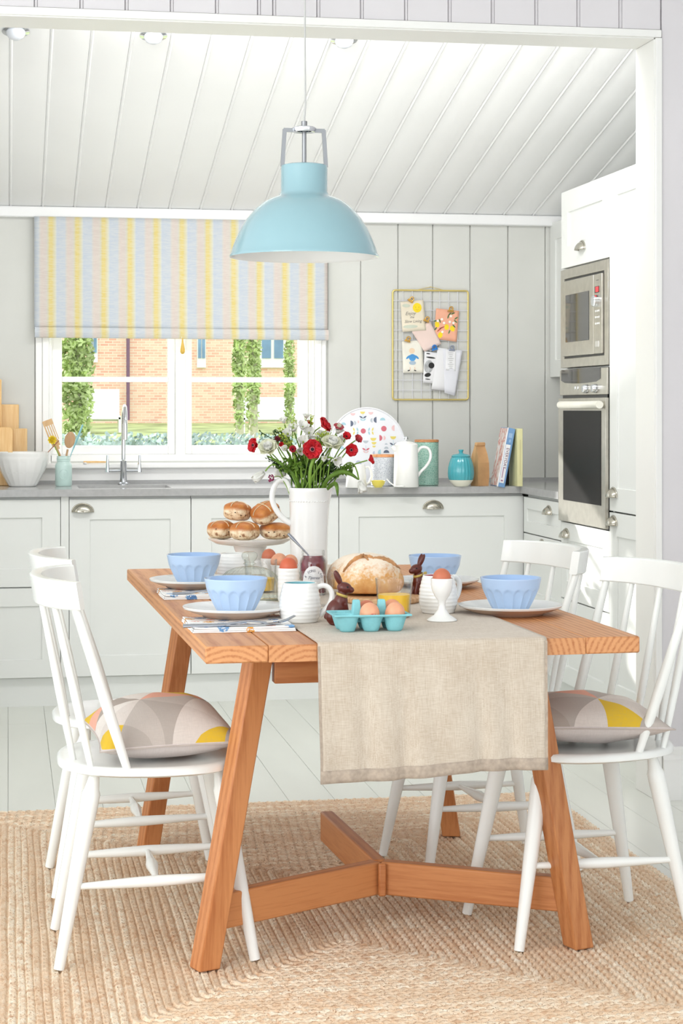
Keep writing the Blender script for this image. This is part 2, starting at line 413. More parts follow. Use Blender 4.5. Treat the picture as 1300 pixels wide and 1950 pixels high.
# ---------------------------------------------------------------- window
win = bpy.data.objects.new('window_1', None); sc.collection.objects.link(win); win['kind'] = 'structure'
yw = YB+.05                     # sash plane
def wx(px): return onY(px, 700, yw)[0]
def wz(py): return onY(350, py, yw)[1]
cz0 = .985
casing = MB()
for a, b, d in ((.120, .150, .022), (.150, .178, .030), (.178, WX0+.002, .014)):
    casing.box(a, b, YB-d, YB, cz0, 2.05)
for a, b, d in ((WX1-.002, 1.372, .014), (1.372, 1.402, .030), (1.402, 1.424, .022)):
    casing.box(a, b, YB-d, YB, cz0, 2.05)
casing.box(.12, 1.424, YB-.028, YB, 1.99, 2.06)
obj('casing', casing, m_win, win, bevel=.003)
xl0, xl1, xr0, xr1 = wx(118), wx(320), wx(365), wx(568)
z0, z1, zr0, zr1, zt = wz(848), 1.97, wz(728), wz(718), 2.0
fr = MB().box(WX0, xl0-.045, YB+.002, YB+.13, cz0, WZ1).box(xr1+.045, WX1, YB+.002, YB+.13, cz0, WZ1).box(WX0, WX1, YB+.002, YB+.13, zt-.01, WZ1)
mc = (xl1+xr0)/2
fr.box(mc-.022, mc+.022, YB+.02, YB+.12, cz0, zt).box(WX0, WX1, YB+.002, YB+.13, WZ0-.01, z0-.04)
obj('window_frame', fr, m_win, win, bevel=.003)
for a, b in ((xl0, xl1), (xr0, xr1)):
    sash = MB()
    l = a-.045 if a == xl0 else mc+.022; r = mc-.022 if a == xl0 else b+.045
    sash.box(l, a, yw-.005, yw+.035, z0-.04, zt-.01).box(b, r, yw-.005, yw+.035, z0-.04, zt-.01)
    sash.box(a, b, yw-.005, yw+.035, z0-.04, z0).box(a, b, yw-.005, yw+.035, z1, zt-.01)
    so = obj('sash', sash, m_win, win, bevel=.003)
    obj('glazing_bar', MB().box(a, b, yw-.002, yw+.03, zr0, zr1), m_win, so, bevel=.002)
    obj('pane', MB().box(a-.004, b+.004, yw+.012, yw+.016, z0-.004, zr0+.004), m_pane, so)
    obj('pane', MB().box(a-.004, b+.004, yw+.012, yw+.016, zr1-.004, z1+.004), m_pane, so)
obj('sill', MB().box(.10, 1.445, YB-.06, YB+.06, WZ0-.032, WZ0-.008), m_win, win, bevel=.006)
obj('apron', MB().box(.12, 1.424, YB-.018, YB-.0005, .905, WZ0-.032), m_win, win, bevel=.002)

# ---------------------------------------------------------------- outdoors
def stuff_tag(o): o['kind'] = 'stuff'
m_grass = P('grass', C(186, 202, 140), .9, var=.25, vs=1.2)  # grass, hedge and ivy colours lightened to bake in overexposed daylight
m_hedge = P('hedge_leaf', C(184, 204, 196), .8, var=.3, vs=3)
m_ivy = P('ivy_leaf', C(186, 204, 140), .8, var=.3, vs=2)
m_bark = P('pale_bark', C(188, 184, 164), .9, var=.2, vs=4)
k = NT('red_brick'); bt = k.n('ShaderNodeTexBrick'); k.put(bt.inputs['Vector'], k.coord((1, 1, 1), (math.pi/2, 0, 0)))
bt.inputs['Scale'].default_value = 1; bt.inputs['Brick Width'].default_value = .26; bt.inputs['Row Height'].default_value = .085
bt.inputs['Mortar Size'].default_value = .012; bt.inputs['Color1'].default_value = C(228, 158, 140); bt.inputs['Color2'].default_value = C(246, 210, 186); bt.inputs['Mortar'].default_value = C(238, 226, 210)  # brick colours lightened, the hazy overexposed look is in the paint
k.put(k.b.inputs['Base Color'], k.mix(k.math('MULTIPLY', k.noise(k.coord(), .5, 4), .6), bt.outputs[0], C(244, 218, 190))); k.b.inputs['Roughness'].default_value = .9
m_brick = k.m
yo = 60
gz = lambda y: -.12+(y-9)*(.92/51)
S('ground', MB().add([(-30, 8.7, -.3), (45, 8.7, -.3), (60, 58, .77), (-30, 58, .77), (60, 130, 2), (-30, 130, 2)], [(0, 1, 2, 3), (3, 2, 4, 5)]), m_grass, smooth=0)
bld = thing('brick_house', 'pale red brick house across the garden, seen through the kitchen window', 'house', (0, yo, 0))
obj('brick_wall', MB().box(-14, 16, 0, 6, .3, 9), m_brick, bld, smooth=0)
obj('roof', MB().add([(-14.5, -.5, 9), (16.5, -.5, 9), (16.5, 3, 11.5), (-14.5, 3, 11.5), (16.5, 6.5, 9), (-14.5, 6.5, 9)], [(0, 1, 2, 3), (3, 2, 4, 5), (1, 4, 2), (5, 0, 3), (0, 5, 4, 1)]), P('roof_tile', C(150, 110, 96), .9), bld)
m_sky_glass = P('house_window_glass', C(120, 156, 186), .1, var=.2, vs=1)
for (pa, pb, ya, yb) in ((492, 545, 652, 700), (375, 392, 640, 700), (168, 186, 640, 690)):
    xa, za = onY(pa, yb, yo-.1); xb, zb = onY(pb, ya, yo-.1)
    f = obj('window', MB().box(xa, xb, -.12, .05, za, zb+.4), m_paint, bld)
    mx_ = (xa+xb)/2; t_ = (xb-xa)*.12
    obj('pane', MB().box(xa+t_, mx_-t_*.5, -.15, -.1, za+.3, zb+.3), m_sky_glass, f)
    obj('pane', MB().box(mx_+t_*.5, xb-t_, -.15, -.1, za+.3, zb+.3), m_sky_glass, f)
xd = onY(243, 700, yo)[0]
obj('downpipe', MB().tube([(xd, -.2, .9), (xd, -.2, 6)], .055), P('downpipe_plum', C(126, 96, 120), .5), bld)
def foliage(name, label, cat, c, r, n, leaf, mat, trunk=None, seed=1, g=None):
    rr = random.Random(seed); t = thing(name, label, cat, (c[0], c[1], 0), group=g)
    mb = MB()
    for i in range(n):
        d = Vector((rr.gauss(0, 1), rr.gauss(0, 1), rr.gauss(0, 1))); d = d.normalized()*(rr.random()**.4)
        p = Vector((d.x*r[0], d.y*r[1], c[2]+d.z*r[2]))
        a = Vector((rr.uniform(-1, 1), rr.uniform(-1, 1), rr.uniform(-1, 1))).normalized()*leaf; b = a.orthogonal().normalized()*leaf*.6
        mb.add([p-a, p+b, p+a, p-b], [(0, 1, 2, 3)])
    o = obj('foliage', mb, mat, t, smooth=0, kind='stuff')
    if trunk: obj('trunk', MB().tube([(0, 0, trunk[1]), (.1*r[0], 0, c[2]*.6), (0, 0, c[2]+r[2]*.6)], [trunk[0], trunk[0]*.8, trunk[0]*.3], 8), m_bark, t)
    return t
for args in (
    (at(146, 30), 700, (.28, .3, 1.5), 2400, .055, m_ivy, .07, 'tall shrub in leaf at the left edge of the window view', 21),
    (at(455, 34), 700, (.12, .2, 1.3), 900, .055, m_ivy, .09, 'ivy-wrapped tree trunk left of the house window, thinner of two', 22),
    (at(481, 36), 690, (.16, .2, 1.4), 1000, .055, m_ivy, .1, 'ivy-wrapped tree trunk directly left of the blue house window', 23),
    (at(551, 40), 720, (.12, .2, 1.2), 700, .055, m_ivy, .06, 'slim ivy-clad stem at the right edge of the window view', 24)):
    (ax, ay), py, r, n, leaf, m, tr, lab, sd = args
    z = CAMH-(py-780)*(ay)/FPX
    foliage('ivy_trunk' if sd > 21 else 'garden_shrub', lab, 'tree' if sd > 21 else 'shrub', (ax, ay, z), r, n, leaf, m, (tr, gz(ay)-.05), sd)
(hx, hy) = at(380, 26)
mb = MB(); rr = random.Random(5)
for i in range(9000):
    p = Vector((rr.uniform(-2.6, 2.6), rr.gauss(0, .3), rr.uniform(gz(hy)-.05, .85+.06*math.sin(i)))); a = Vector((rr.uniform(-1, 1), rr.uniform(-1, 1), rr.uniform(-1, 1))).normalized()*.035; b = a.orthogonal()*.8
    mb.add([p-a, p+b, p+a, p-b], [(0, 1, 2, 3)])
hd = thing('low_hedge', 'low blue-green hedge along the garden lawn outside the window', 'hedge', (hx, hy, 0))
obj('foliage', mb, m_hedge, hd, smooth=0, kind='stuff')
# garden furniture beyond the lawn
for px, D, w_, h_, lab in ((188, 50, .55, .55, 'white garden bench standing against the brick house, left of the drainpipe'), (513, 50, .75, .35, 'low white garden seat before the brick house, on the right')):
    ax, ay = at(px, D); g0 = gz(ay)
    t = thing('garden_bench', lab, 'bench', (ax, ay, g0))
    obj('backrest', MB().box(-w_, w_, .1, .2, .3, h_+.6), m_paint, t); obj('seat', MB().box(-w_, w_, -.4, .1, .35, .45), m_paint, t)
    for sx in (-1, 1): obj('leg', MB().box(sx*w_-.05, sx*w_+.05, -.4, .15, 0, .4), m_paint, t)

# ---------------------------------------------------------------- roman blind
k = NT('striped_linen'); v = k.coord(); sp = k.n('ShaderNodeSeparateXYZ'); k.put(sp.inputs[0], v)
wob = k.math('MULTIPLY', k.math('SUBTRACT', k.noise(k.coord((3, 3, 40)), 4, 2), .5), .004)
f = k.math('FRACT', k.math('DIVIDE', k.math('ADD', k.math('ADD', sp.outputs[0], wob), -.0777+1.158), .1158))
col = k.ramp(f, [(0, C(226, 210, 142)), (.115, C(222, 219, 196)), (.15, C(214, 216, 213)), (.19, C(200, 209, 220)), (.48, C(203, 210, 218)), (.54, C(215, 210, 205)), (.6, C(220, 207, 200)), (.78, C(218, 208, 200)), (.8, C(214, 210, 202)), (.86, C(218, 210, 174)), (.89, C(228, 211, 138))])
dash = k.math('GREATER_THAN', k.noise(k.coord((30, 30, 420)), 1.0, 1), .5)
col = k.mix(k.math('MULTIPLY', dash, .22), col, C(240, 238, 228))
k.put(k.b.inputs['Base Color'], col); k.b.inputs['Roughness'].default_value = .85
tl = k.n('ShaderNodeBsdfTranslucent'); k.put(tl.inputs[0], col); mx = k.n('ShaderNodeMixShader'); mx.inputs[0].default_value = .1
k.t.links.new(k.b.outputs[0], mx.inputs[1]); k.t.links.new(tl.outputs[0], mx.inputs[2]); k.t.links.new(mx.outputs[0], k.out.inputs[0])
m_blind = k.m
bl = thing('roman_blind', 'half-lowered roman blind in pale yellow, blue and pink stripes over the window', 'blind', (.114, YB-.045, 0))
bw = 1.31; zb0 = onY(345, 628, YB-.05)[1]; zb1 = 2.082
def bf(u, v):
    z = zb0+(zb1-zb0)*v
    return (bw*u, -.012+.004*math.sin(u*9+v*3)*(1-v)-.006*(1-v)**3, z)
obj('fabric', MB().grid(60, 20, bf), m_blind, bl, solid=.002)
def bf2(u, v):
    a = v*math.pi*2
    return (bw*u+.002, -.024-.014*math.cos(a)*1.0+.001*math.sin(u*14), zb0-.016+.024*math.sin(a)-.004*u)
obj('hem_fold', MB().grid(60, 12, bf2), m_blind, bl)
obj('headrail', MB().box(0, bw, -.008, .012, zb1-.03, zb1), m_paint, bl)
pz = onY(345, 652, YB-.06)[1]; pxx = onY(345, 650, YB-.06)[0]-.114
obj('cord', MB().tube([(pxx, -.034, zb0-.02), (pxx, -.034, pz+.01)], .001, 5), m_paint, bl)
obj('cord_pull', MB().lathe([(0, .03), (.003, .028), (.005, .01), (.011, -.02), (.011, -.032), (.005, -.04), (0, -.041)], 14, (pxx+.004, -.034, pz-.012)), P('mustard_wood', C(222, 182, 80), .35), bl)

# ---------------------------------------------------------------- cabinets
def handle_mb(w_=.083, h_=.032, d=.026, M=None):
    mb = MB()
    def f(u, v):
        a = math.pi*u; b = math.pi/2*v
        r = math.cos(b)**.7
        return (w_/2*math.cos(a)*(r*.75+.25*(1-v*.3)) if v < 1 else 0, -d*math.sin(b)**1.0, h_*math.sin(a)*r*1.0)
    def f2(u, v):
        a = math.pi*(1-u); q = 1-v
        # quarter ellipsoid: outline arch on the door, belly towards the room
        x = w_/2*math.cos(a); zz = h_*math.sin(a)
        b = v*math.pi/2
        return (x*math.cos(b)**.55 if v else x, -d*math.sin(b), zz*math.cos(b)**.9)
    mb.grid(18, 8, f2, M)
    pts = [(w_/2*1.06*math.cos(math.pi*i/18), -.002, h_*1.1*math.sin(math.pi*i/18)) for i in range(19)]
    if M is not None: pts = [M @ Vector(p) for p in pts]
    mb.tube(pts, .0025, 6)
    return mb
h_front = obj('handle', handle_mb(), m_nickel, smooth=80, solid=.0015)
def add_handle(parent, x, y, z, rz=0):
    global h_used
    o = h_front.copy(); sc.collection.objects.link(o); o.parent = parent; o.location = (x, y, z); o.rotation_euler = (0, 0, rz); return o
def shaker(x0, x1, z0, z1, fr=.075, t=.02, rec=.007):
    mb = MB(); a = [(x0, z0), (x1, z0), (x1, z1), (x0, z1)]; b = [(x0+fr, z0+fr), (x1-fr, z0+fr), (x1-fr, z1-fr), (x0+fr, z1-fr)]
    vs = [(x, 0, z) for x, z in a]+[(x, 0, z) for x, z in b]+[(x, rec, z) for x, z in b]+[(x, t, z) for x, z in a]
    fs = []
    for i in range(4):
        j = (i+1) % 4
        fs += [(i, j, 4+j, 4+i), (4+i, 4+j, 8+j, 8+i), (j, i, 12+i, 12+j)]
    fs += [(8, 9, 10, 11), (15, 14, 13, 12)]
    return mb.add(vs, fs)
xf = lambda px: onY(px, 1000, YF)[0]
zf = lambda py: onY(500, py, YF)[1]
zt_, zb_ = .858, zf(1280)
X = [xf(-130), xf(115.5), xf(131.5), xf(363.5), xf(645), xf(997)]
lab = ['white kitchen base unit left of the sink, split into two panelled drawers',
       'white base unit under the sink, behind the left-hand chair backs',
       'white base unit behind the bun stand, mostly hidden by the flower jug',
       'white wide base unit behind the bread and right-hand bowls']
cabs = []
def cabinet(i, x0, x1, hx, doors):
    t = thing('base_cabinet', lab[i], 'cabinet', (x0, YF, 0), group='base units along the back wall')
    w_ = x1-x0
    obj('carcass', MB().box(.001, w_-.001, .0205, .04, zb_-.004, .8685).box(.001, .019, .04, .574, zb_-.004, .8685).box(w_-.019, w_-.001, .04, .574, zb_-.004, .8685).box(.019, w_-.019, .04, .574, zb_-.004, zb_+.014).box(.019, w_-.019, .564, .574, zb_+.014, .8685), m_cab, t, smooth=0)
    for (za, zb) in doors:
        nm = 'drawer_front' if len(doors) > 1 else 'door'
        d = obj(nm, shaker(.0015, w_-.0015, za, zb, fr=.085 if len(doors) == 1 else .075), m_cab, t, bevel=.001, bseg=1)
        if hx is not None: add_handle(d, hx-x0, 0, zf(972))
    return t
cabinet(0, X[0], X[1], None, ((zf(1110.5), zt_), (zb_, zf(1113))))
st_ = thing('cabinet_filler', 'narrow white filler strip between the drawer unit and the sink unit', 'filler strip', (X[1], YF, 0))
obj('strip', MB().box(.0009, X[2]-X[1]-.0007, .002, .03, zb_-.002, .8692), m_cab, st_)
cabinet(1, X[2], X[3], xf(157.5), ((zb_, zt_),))
cabinet(2, X[3], X[4], xf(506), ((zb_, zt_),))
cabinet(3, X[4], X[5], xf(824), ((zb_, zt_),))
pl = thing('plinth', 'long recessed white plinth board beneath the base units', 'plinth', (X[0], YF+.03, 0))
obj('board', MB().box(0, XR-X[0]+.05, 0, .018, 0, zb_-.006), m_cab, pl)
# right-hand run: base drawers, tower, larder (fronts face -x)
RM = Matrix.Rotation(-math.pi/2, 4, 'Z')           # local -y faces -x ; local x runs towards the camera (-y)
YT0, YT1, YL1 = 7.31, 6.694, 6.10                   # tower from YT0 to YT1, larder to YL1
rb = thing('base_cabinet', 'white corner base unit with drawers at right, left of the oven tower', 'cabinet', (XR, 7.885, 0), rz=-math.pi/2, group=None)
wr = 7.885-YT0
obj('carcass', MB().box(.014, wr-.002, .0205, .56, .14, .8685), m_cab, rb)
for za, zb, hz in ((.705, .856, .80), (.41, .70, .655), (.142, .405, .36)):
    d = obj('drawer_front', shaker(.014, wr-.002, za, zb, fr=.05), m_cab, rb, bevel=.001, bseg=1)
    add_handle(d, .40 if hz == .80 else .3, 0, hz)
tw = thing('oven_housing', 'tall white housing unit holding the microwave and the oven', 'cabinet', (XR, YT0, 0), rz=-math.pi/2)
wt = YT0-YT1; zTop = 2.098
oz = [onX(1110, 0, XR)[1]]*0
ZM1, ZM0, ZO0 = 1.79, 1.392, .788
obj('carcass', MB().box(0, wt, .5, .52, .138, zTop).box(0, .018, .0205, .5, .138, zTop).box(wt-.018, wt, .0205, .5, .138, zTop)
    .box(.018, wt-.018, .0205, .5, ZM1-.001, ZM1+.016).box(.018, wt-.018, .0205, .5, ZM0-.004, ZM0+.002).box(.018, wt-.018, .0205, .5, ZO0-.018, ZO0-.003)
    .box(.018, wt-.018, .0205, .5, zTop-.018, zTop).box(.018, wt-.018, .0205, .5, .138, .156), m_cab, tw, smooth=0)
d = obj('door', shaker(.0015, wt-.0015, ZM1+.003, zTop, fr=.085), m_cab, tw, bevel=.001, bseg=1)
yh, zh = onX(1108, 476, XR); add_handle(d, YT0-yh, 0, zh)
for za, zb in ((.48, ZO0-.006), (.142, .475)):
    d = obj('drawer_front', shaker(.0015, wt-.0015, za, zb, fr=.07), m_cab, tw, bevel=.001, bseg=1)
    if za > .3: add_handle(d, .07, 0, .722)
ld = thing('larder_cabinet', 'full-height white larder unit between the oven tower and the door frame', 'cabinet', (XR, YT1, 0), rz=-math.pi/2)
wl = YT1-YL1
obj('carcass', MB().box(.001, wl, .0205, .52, .138, zTop), m_cab, ld)
zs = .855
dA = obj('door', shaker(.0015, wl-.0015, zs+.003, zTop, fr=.085), m_cab, ld, bevel=.001, bseg=1)
dB = obj('door', shaker(.0015, wl-.0015, .142, zs-.003, fr=.085), m_cab, ld, bevel=.001, bseg=1)
obj('shadow_gap', MB().box(.01, wl-.01, .018, .022, zs-.004, zs+.004), m_dark, ld)
add_handle(dA, .03+.02, 0, onX(1168, 947, XR)[1]); add_handle(dB, .03+.02, 0, onX(1170, 1001, XR)[1])
pr_ = thing('plinth', 'white plinth board under the right-hand cupboards', 'plinth', (XR+.03, 7.88, 0), rz=-math.pi/2)
obj('board', MB().box(0, 7.88-YL1, 0, .018, 0, .136), m_cab, pr_)
wc = thing('wall_cabinet', 'white wall cupboard in the far corner, left of the tall oven unit', 'cabinet', (2.48, 8.485, 0), rz=-math.pi/2)
obj('carcass', MB().box(0, 8.485-YT0-.12, .0205, .32, 1.38, 2.095), m_cab, wc)
obj('door', shaker(.001, 8.485-YT0-.12, 1.38, 2.095, fr=.08), m_cab, wc, bevel=.001, bseg=1)
bpy.data.objects.remove(h_front)
# microwave
mw = thing('microwave', 'built-in stainless steel microwave above the oven', 'microwave', (XR, YT0, 0), rz=-math.pi/2)
def lx(px): return YT0-onX(px, 700, XR)[0]
z0_, z1_ = ZM0+.004, ZM1-.004
xa, xb = .006, wt-.004
ia, ib, iz0, iz1 = lx(1075.5), lx(1152), 1.432, 1.748
obj('trim_frame', MB().box(xa, ia, -.004, .02, z0_, z1_).box(ib, xb, -.004, .02, z0_, z1_).box(ia, ib, -.004, .02, z0_, iz0).box(ia, ib, -.004, .02, iz1, z1_), m_steel, mw, bevel=.001, bseg=1)
obj('body', MB().box(ia-.005, ib+.005, .0, .3, iz0-.005, iz1+.005), m_dark, mw)
sx = lx(1135)
dm = obj('door', MB().box(ia+.006, sx-.001, -.012, -.002, iz0+.008, iz1-.01), m_steel, mw, bevel=.002)
obj('glass', MB().box(lx(1082.5), lx(1127), -.0135, -.011, onX(1105, 650, XR)[1], onX(1105, 558, XR)[1]), m_black, dm, bevel=.001)
pn = obj('control_panel', MB().box(sx+.001, ib-.006, -.012, -.002, iz0+.008, iz1-.01), m_steel, mw, bevel=.002)
cx = (sx+ib-.005)/2; Z = lambda py: onX(1143, py, XR)[1]
obj('display', MB().box(cx-.03, cx+.02, -.0135, -.011, Z(557), Z(545)), m_dark, pn)
k = NT('red_display'); k.b.inputs['Base Color'].default_value = C(225, 50, 60); k.b.inputs['Emission Color'].default_value = C(235, 40, 50); k.b.inputs['Emission Strength'].default_value = .4; k.put(k.b.inputs['Roughness'], k.math('ADD', .3, k.math('MULTIPLY', k.noise(k.coord(), 40), .1)))
obj('lit_screen', MB().box(cx-.018, cx+.018, -.0145, -.013, Z(556), Z(546)), k.m, pn)
RY = Matrix.Rotation(math.pi/2, 4, 'X')
obj('knob', MB().lathe([(0, 0), (.022, 0), (.022, .016), (.019, .02), (0, .02)], 24, M=Matrix.Translation((cx, -.012, Z(573))) @ RY), m_chrome, pn)
for r_ in range(3):
    for c_ in range(3):
        obj('button', MB().ball((cx-.02+.02*c_, -.013, Z(592+12*r_)), (.006, .002, .004), 10, 6), m_paint, pn)
obj('door_button', MB().box(cx-.022, cx+.022, -.015, -.011, Z(661), Z(649)), P('pale_steel', C(214, 212, 206), .3, .6), pn, bevel=.002)
obj('maker_mark', MB().box(cx-.015, cx+.015, -.0125, -.0115, Z(534), Z(533)), m_dark, pn)
# oven
ov = thing('oven', 'built-in steel oven with black glass door and a pale bar handle', 'oven', (XR, YT0, 0), rz=-math.pi/2)
ZP = onX(1110, 756, XR)[1]; ZI = ZM0-.006
obj('body', MB().box(.022, wt-.022, .0, .45, ZO0+.002, ZI-.004), m_dark, ov)
cp = obj('control_panel', MB().box(.006, wt-.004, -.008, .0, ZP+.008, ZI), m_steel, ov, bevel=.002)
za, zb = onX(1110, 727, XR)[1], onX(1110, 702, XR)[1]
pts = [(.03, zb), (.03, za+.008)]+[(.03+(wt-.11)*i/10, za-.006*math.sin(math.pi*i/10)) for i in range(1, 10)]+[(wt-.08, za+.008), (wt-.08, zb)]
MXZ = Matrix(((1, 0, 0, 0), (0, 0, 1, 0), (0, 1, 0, 0), (0, 0, 0, 1)))
obj('display', MB().prism(pts[::-1], -.0095, -.0075, MXZ), m_black, cp)
for px in (1122, 1140): obj('knob', MB().lathe([(0, 0), (.017, 0), (.0155, .018), (.013, .021), (0, .021)], 24, M=Matrix.Translation((lx(px), -.008, onX(1130, 740, XR)[1])) @ RY), m_chrome, cp)
for px in (1099, 1104): obj('button', MB().ball((lx(px), -.009, onX(1100, 739, XR)[1]), (.006, .004, .008), 12, 8), m_chrome, cp)
m_ovenglass = P('oven_door_glass', C(20, 17, 17), .4, var=.03, spec=.12)
df = obj('door', MB().box(.006, wt-.004, -.014, 0, ZO0, ZP-.004), m_steel, ov, bevel=.002)
zg0, zg1 = onX(1110, 966, XR)[1], onX(1110, 782, XR)[1]
obj('door_glass', MB().box(lx(1079), lx(1151), -.0155, -.013, ZO0+.085, zg1), m_ovenglass, df)
zh_ = onX(1110, 771, XR)[1]
obj('handle', MB().tube([(lx(1086), -.042, zh_), (lx(1162), -.042, zh_)], .0145, 16).tube([(lx(1092), -.012, zh_), (lx(1092), -.042, zh_)], .008).tube([(lx(1154), -.012, zh_), (lx(1154), -.042, zh_)], .008), P('pale_handle', C(236, 234, 222), .3), df)

# ---------------------------------------------------------------- worktop, sink, tap
wk = thing('worktop', 'pale grey worktop running along the window wall', 'worktop', (0, 0, 0))
SX0, SX1, SY0, SY1 = xf(152), xf(330), 7.99, 8.30
obj('slab', MB().box(X[0], SX0, YF-.02, YB-.02, .87, .9).box(SX1, XR+.0, YF-.02, YB-.02, .87, .9).box(SX0, SX1, YF-.02, SY0, .87, .9).box(SX0, SX1, SY1, YB-.02, .87, .9)
    .box(XR, 2.80, YF-.02, YB-.02, .87, .9).box(XR-.01, 2.80, YT0+.012, YF-.02, .87, .9), m_work, wk, smooth=0)
obj('upstand', MB().box(X[0], 2.8, YB-.02, YB-.009, .9, .915), m_work, wk)
sk = thing('sink', 'white undermounted sink set into the worktop below the window', 'sink', (SX0, SY0, 0))
ws, ds = SX1-SX0, SY1-SY0
def bowlbox(mb):
    for (x0, x1, y0, y1, za, zb) in ((-.006, 0, -.006, ds+.006, .72, .869), (ws, ws+.006, -.006, ds+.006, .72, .869), (0, ws, -.006, 0, .72, .869), (0, ws, ds, ds+.006, .72, .869), (0, ws, 0, ds, .714, .72)):
        mb.box(x0, x1, y0, y1, za, zb)
    return mb
obj('basin', bowlbox(MB()), m_white, sk); obj('waste', MB().lathe([(0, .003), (.03, .003), (.035, 0)], 20, (ws/2, ds/2, .72)), m_chrome, sk)
tx, ty = at(235, 8.32)
tap = thing('tap', 'tall slim chrome swan-neck tap with two lever handles behind the sink', 'tap', (tx, ty, .9))
neck = [(0, 0, .03), (0, 0, .26)]+[(0, -.07+.07*math.cos(a), .26+.085*math.sin(a)) for a in [math.pi*i/12 for i in range(1, 13)]]+[(0, -.14, .2)]
obj('spout', MB().tube(neck, .0095, 14), m_chrome, tap)
obj('base', MB().lathe([(0, 0), (.026, 0), (.026, .006), (.016, .012), (.014, .1), (.016, .104), (.0095, .11)], 24), m_chrome, tap)
obj('crossbar', MB().tube([(-.075, 0, .062), (.075, 0, .062)], .006, 10), m_chrome, tap)
for s_ in (-1, 1):
    h = obj('lever', MB().tube([(s_*.07, 0, .055), (s_*.07, 0, .075), (s_*.07, -.006, .13)], [.011, .008, .0045], 10), m_chrome, tap)
# ================================================================ downlights, rug, lamp
k = NT('lamp_glass_dome'); k.put(k.b.inputs['Base Color'], k.ramp(k.noise(k.coord(), 20), [(0, C(200, 205, 215)), (1, C(226, 230, 236))])); k.b.inputs['Roughness'].default_value = .25; m_dome = k.m
for px, lab_ in ((30, 'domed glass ceiling light at the left edge of the picture'), (292, 'domed glass ceiling light left of the pendant lamp'), (655, 'domed glass ceiling light to the right of the pendant cord, half hidden by the beam')):
    t_ = (px-650)/FPX; rx = Fv[0]+t_*Rv[0]; ry = Fv[1]+t_*Rv[1]
    # line of sight through the lamp meets the sloping ceiling
    pyc = 58 if px < 100 else (66 if px < 400 else 74)
    kz = (780-pyc)/FPX; Dd = (2.12+.231*YB-CAMH)/(kz+.231*ry); x, y = Dd*rx, Dd*ry
    d = thing('ceiling_downlight', lab_, 'ceiling light', (x, y, zc(y)-.001), group='domed ceiling lights', rot=(-sl, 0, 0))
    obj('rim', MB().lathe([(.048, 0), (.048, -.004), (.034, -.006), (.034, 0)], 28), m_chrome, d)
    obj('dome', MB().lathe([(.034, -.003), (.033, -.012), (.026, -.024), (.014, -.031), (0, -.033)], 28), m_dome, d)

k = NT('jute_braid'); v = k.coord()
oi = k.n('ShaderNodeObjectInfo')
f1 = k.noise(v, 55, 3, .6); f2 = k.noise(k.coord((1, 1, 1)), 260, 2, .6); f3 = k.noise(v, 3, 3)
col = k.ramp(f1, [(.28, C(206, 160, 126)), (.42, C(236, 208, 178)), (.56, C(246, 228, 204)), (.75, C(253, 246, 230))])
col = k.mix(k.math('GREATER_THAN', f2, .64), col, C(150, 108, 74))
col = k.mix(k.math('MULTIPLY', k.math('GREATER_THAN', k.math('FRACT', k.math('MULTIPLY', oi.outputs['Random'], 7.3)), .62), .35), col, C(208, 160, 116))
col = k.mix(k.math('MULTIPLY', f3, .3), col, C(240, 222, 192))
k.put(k.b.inputs['Base Color'], col); k.b.inputs['Roughness'].default_value = .95; k.bump(f2, .6, .003)
m_jute = k.m
rug = thing('braided_rug', 'large rectangular natural jute rug of braided rows beneath the table', 'rug', (.765, 4.595, 0))
RWX, RWY, pitch = .935, 1.245, .0187
obj('backing', MB().box(-RWX+.004, RWX-.004, -RWY+.004, RWY-.004, 0, .004), m_jute, rug, smooth=0)
rr = random.Random(3)
nring = int(RWX/pitch)
for i in range(nring):
    hx_, hy_ = RWX-pitch*(i+.5), RWY-pitch*(i+.5)
    cr = min(.035, hx_*.8)
    pts = []
    def seg(ax, ay, bx_, by_):
        L = math.hypot(bx_-ax, by_-ay); n = max(1, int(L/.0068))
        return [(ax+(bx_-ax)*q/n, ay+(by_-ay)*q/n) for q in range(n)]
    def arc(cx_, cy_, a0): return [(cx_+cr*math.cos(a0+math.pi/2*q/5), cy_+cr*math.sin(a0+math.pi/2*q/5)) for q in range(5)]
    pts += seg(hx_, -hy_+cr, hx_, hy_-cr)+arc(hx_-cr, hy_-cr, 0)+seg(hx_-cr, hy_, -hx_+cr, hy_)+arc(-hx_+cr, hy_-cr, math.pi/2)
    pts += seg(-hx_, hy_-cr, -hx_, -hy_+cr)+arc(-hx_+cr, -hy_+cr, math.pi)+seg(-hx_+cr, -hy_, hx_-cr, -hy_)+arc(hx_-cr, -hy_+cr, 1.5*math.pi)
    n = len(pts); vs = []; fs = []
    s_acc = 0
    for q in range(n):
        p = Vector((*pts[q], 0)); nx_ = Vector((*pts[(q+1) % n], 0)); pv = Vector((*pts[q-1], 0))
        t_ = (nx_-pv).normalized(); nn = Vector((t_.y, -t_.x, 0)); s_acc += (p-pv).length if q else 0
        jit = .0014*math.sin(p.x*11+i*.7)+.0014*math.sin(p.y*9+i)
        for a, h in ((-.5, .003), (-.28, .0095), (.0, .0085), (.28, .0095), (.5, .003)):
            ph = s_acc/.0136*2*math.pi/2+(math.pi*.5 if a > 0 else -math.pi*.5)*1.0
            hh = h+(.0022*math.sin(ph*1.0+abs(a)*2.4) if abs(a) < .5 else 0)+rr.uniform(-.0006, .0006)
            pp = p+nn*(a*pitch+jit)
            vs.append((pp.x, pp.y, hh))
    for q in range(n):
        q2 = (q+1) % n
        for c_ in range(4): fs.append((q*5+c_, q2*5+c_, q2*5+c_+1, q*5+c_+1))
    obj('braided_row', MB().add(vs, fs), m_jute, rug, smooth=80)
RZ = .011

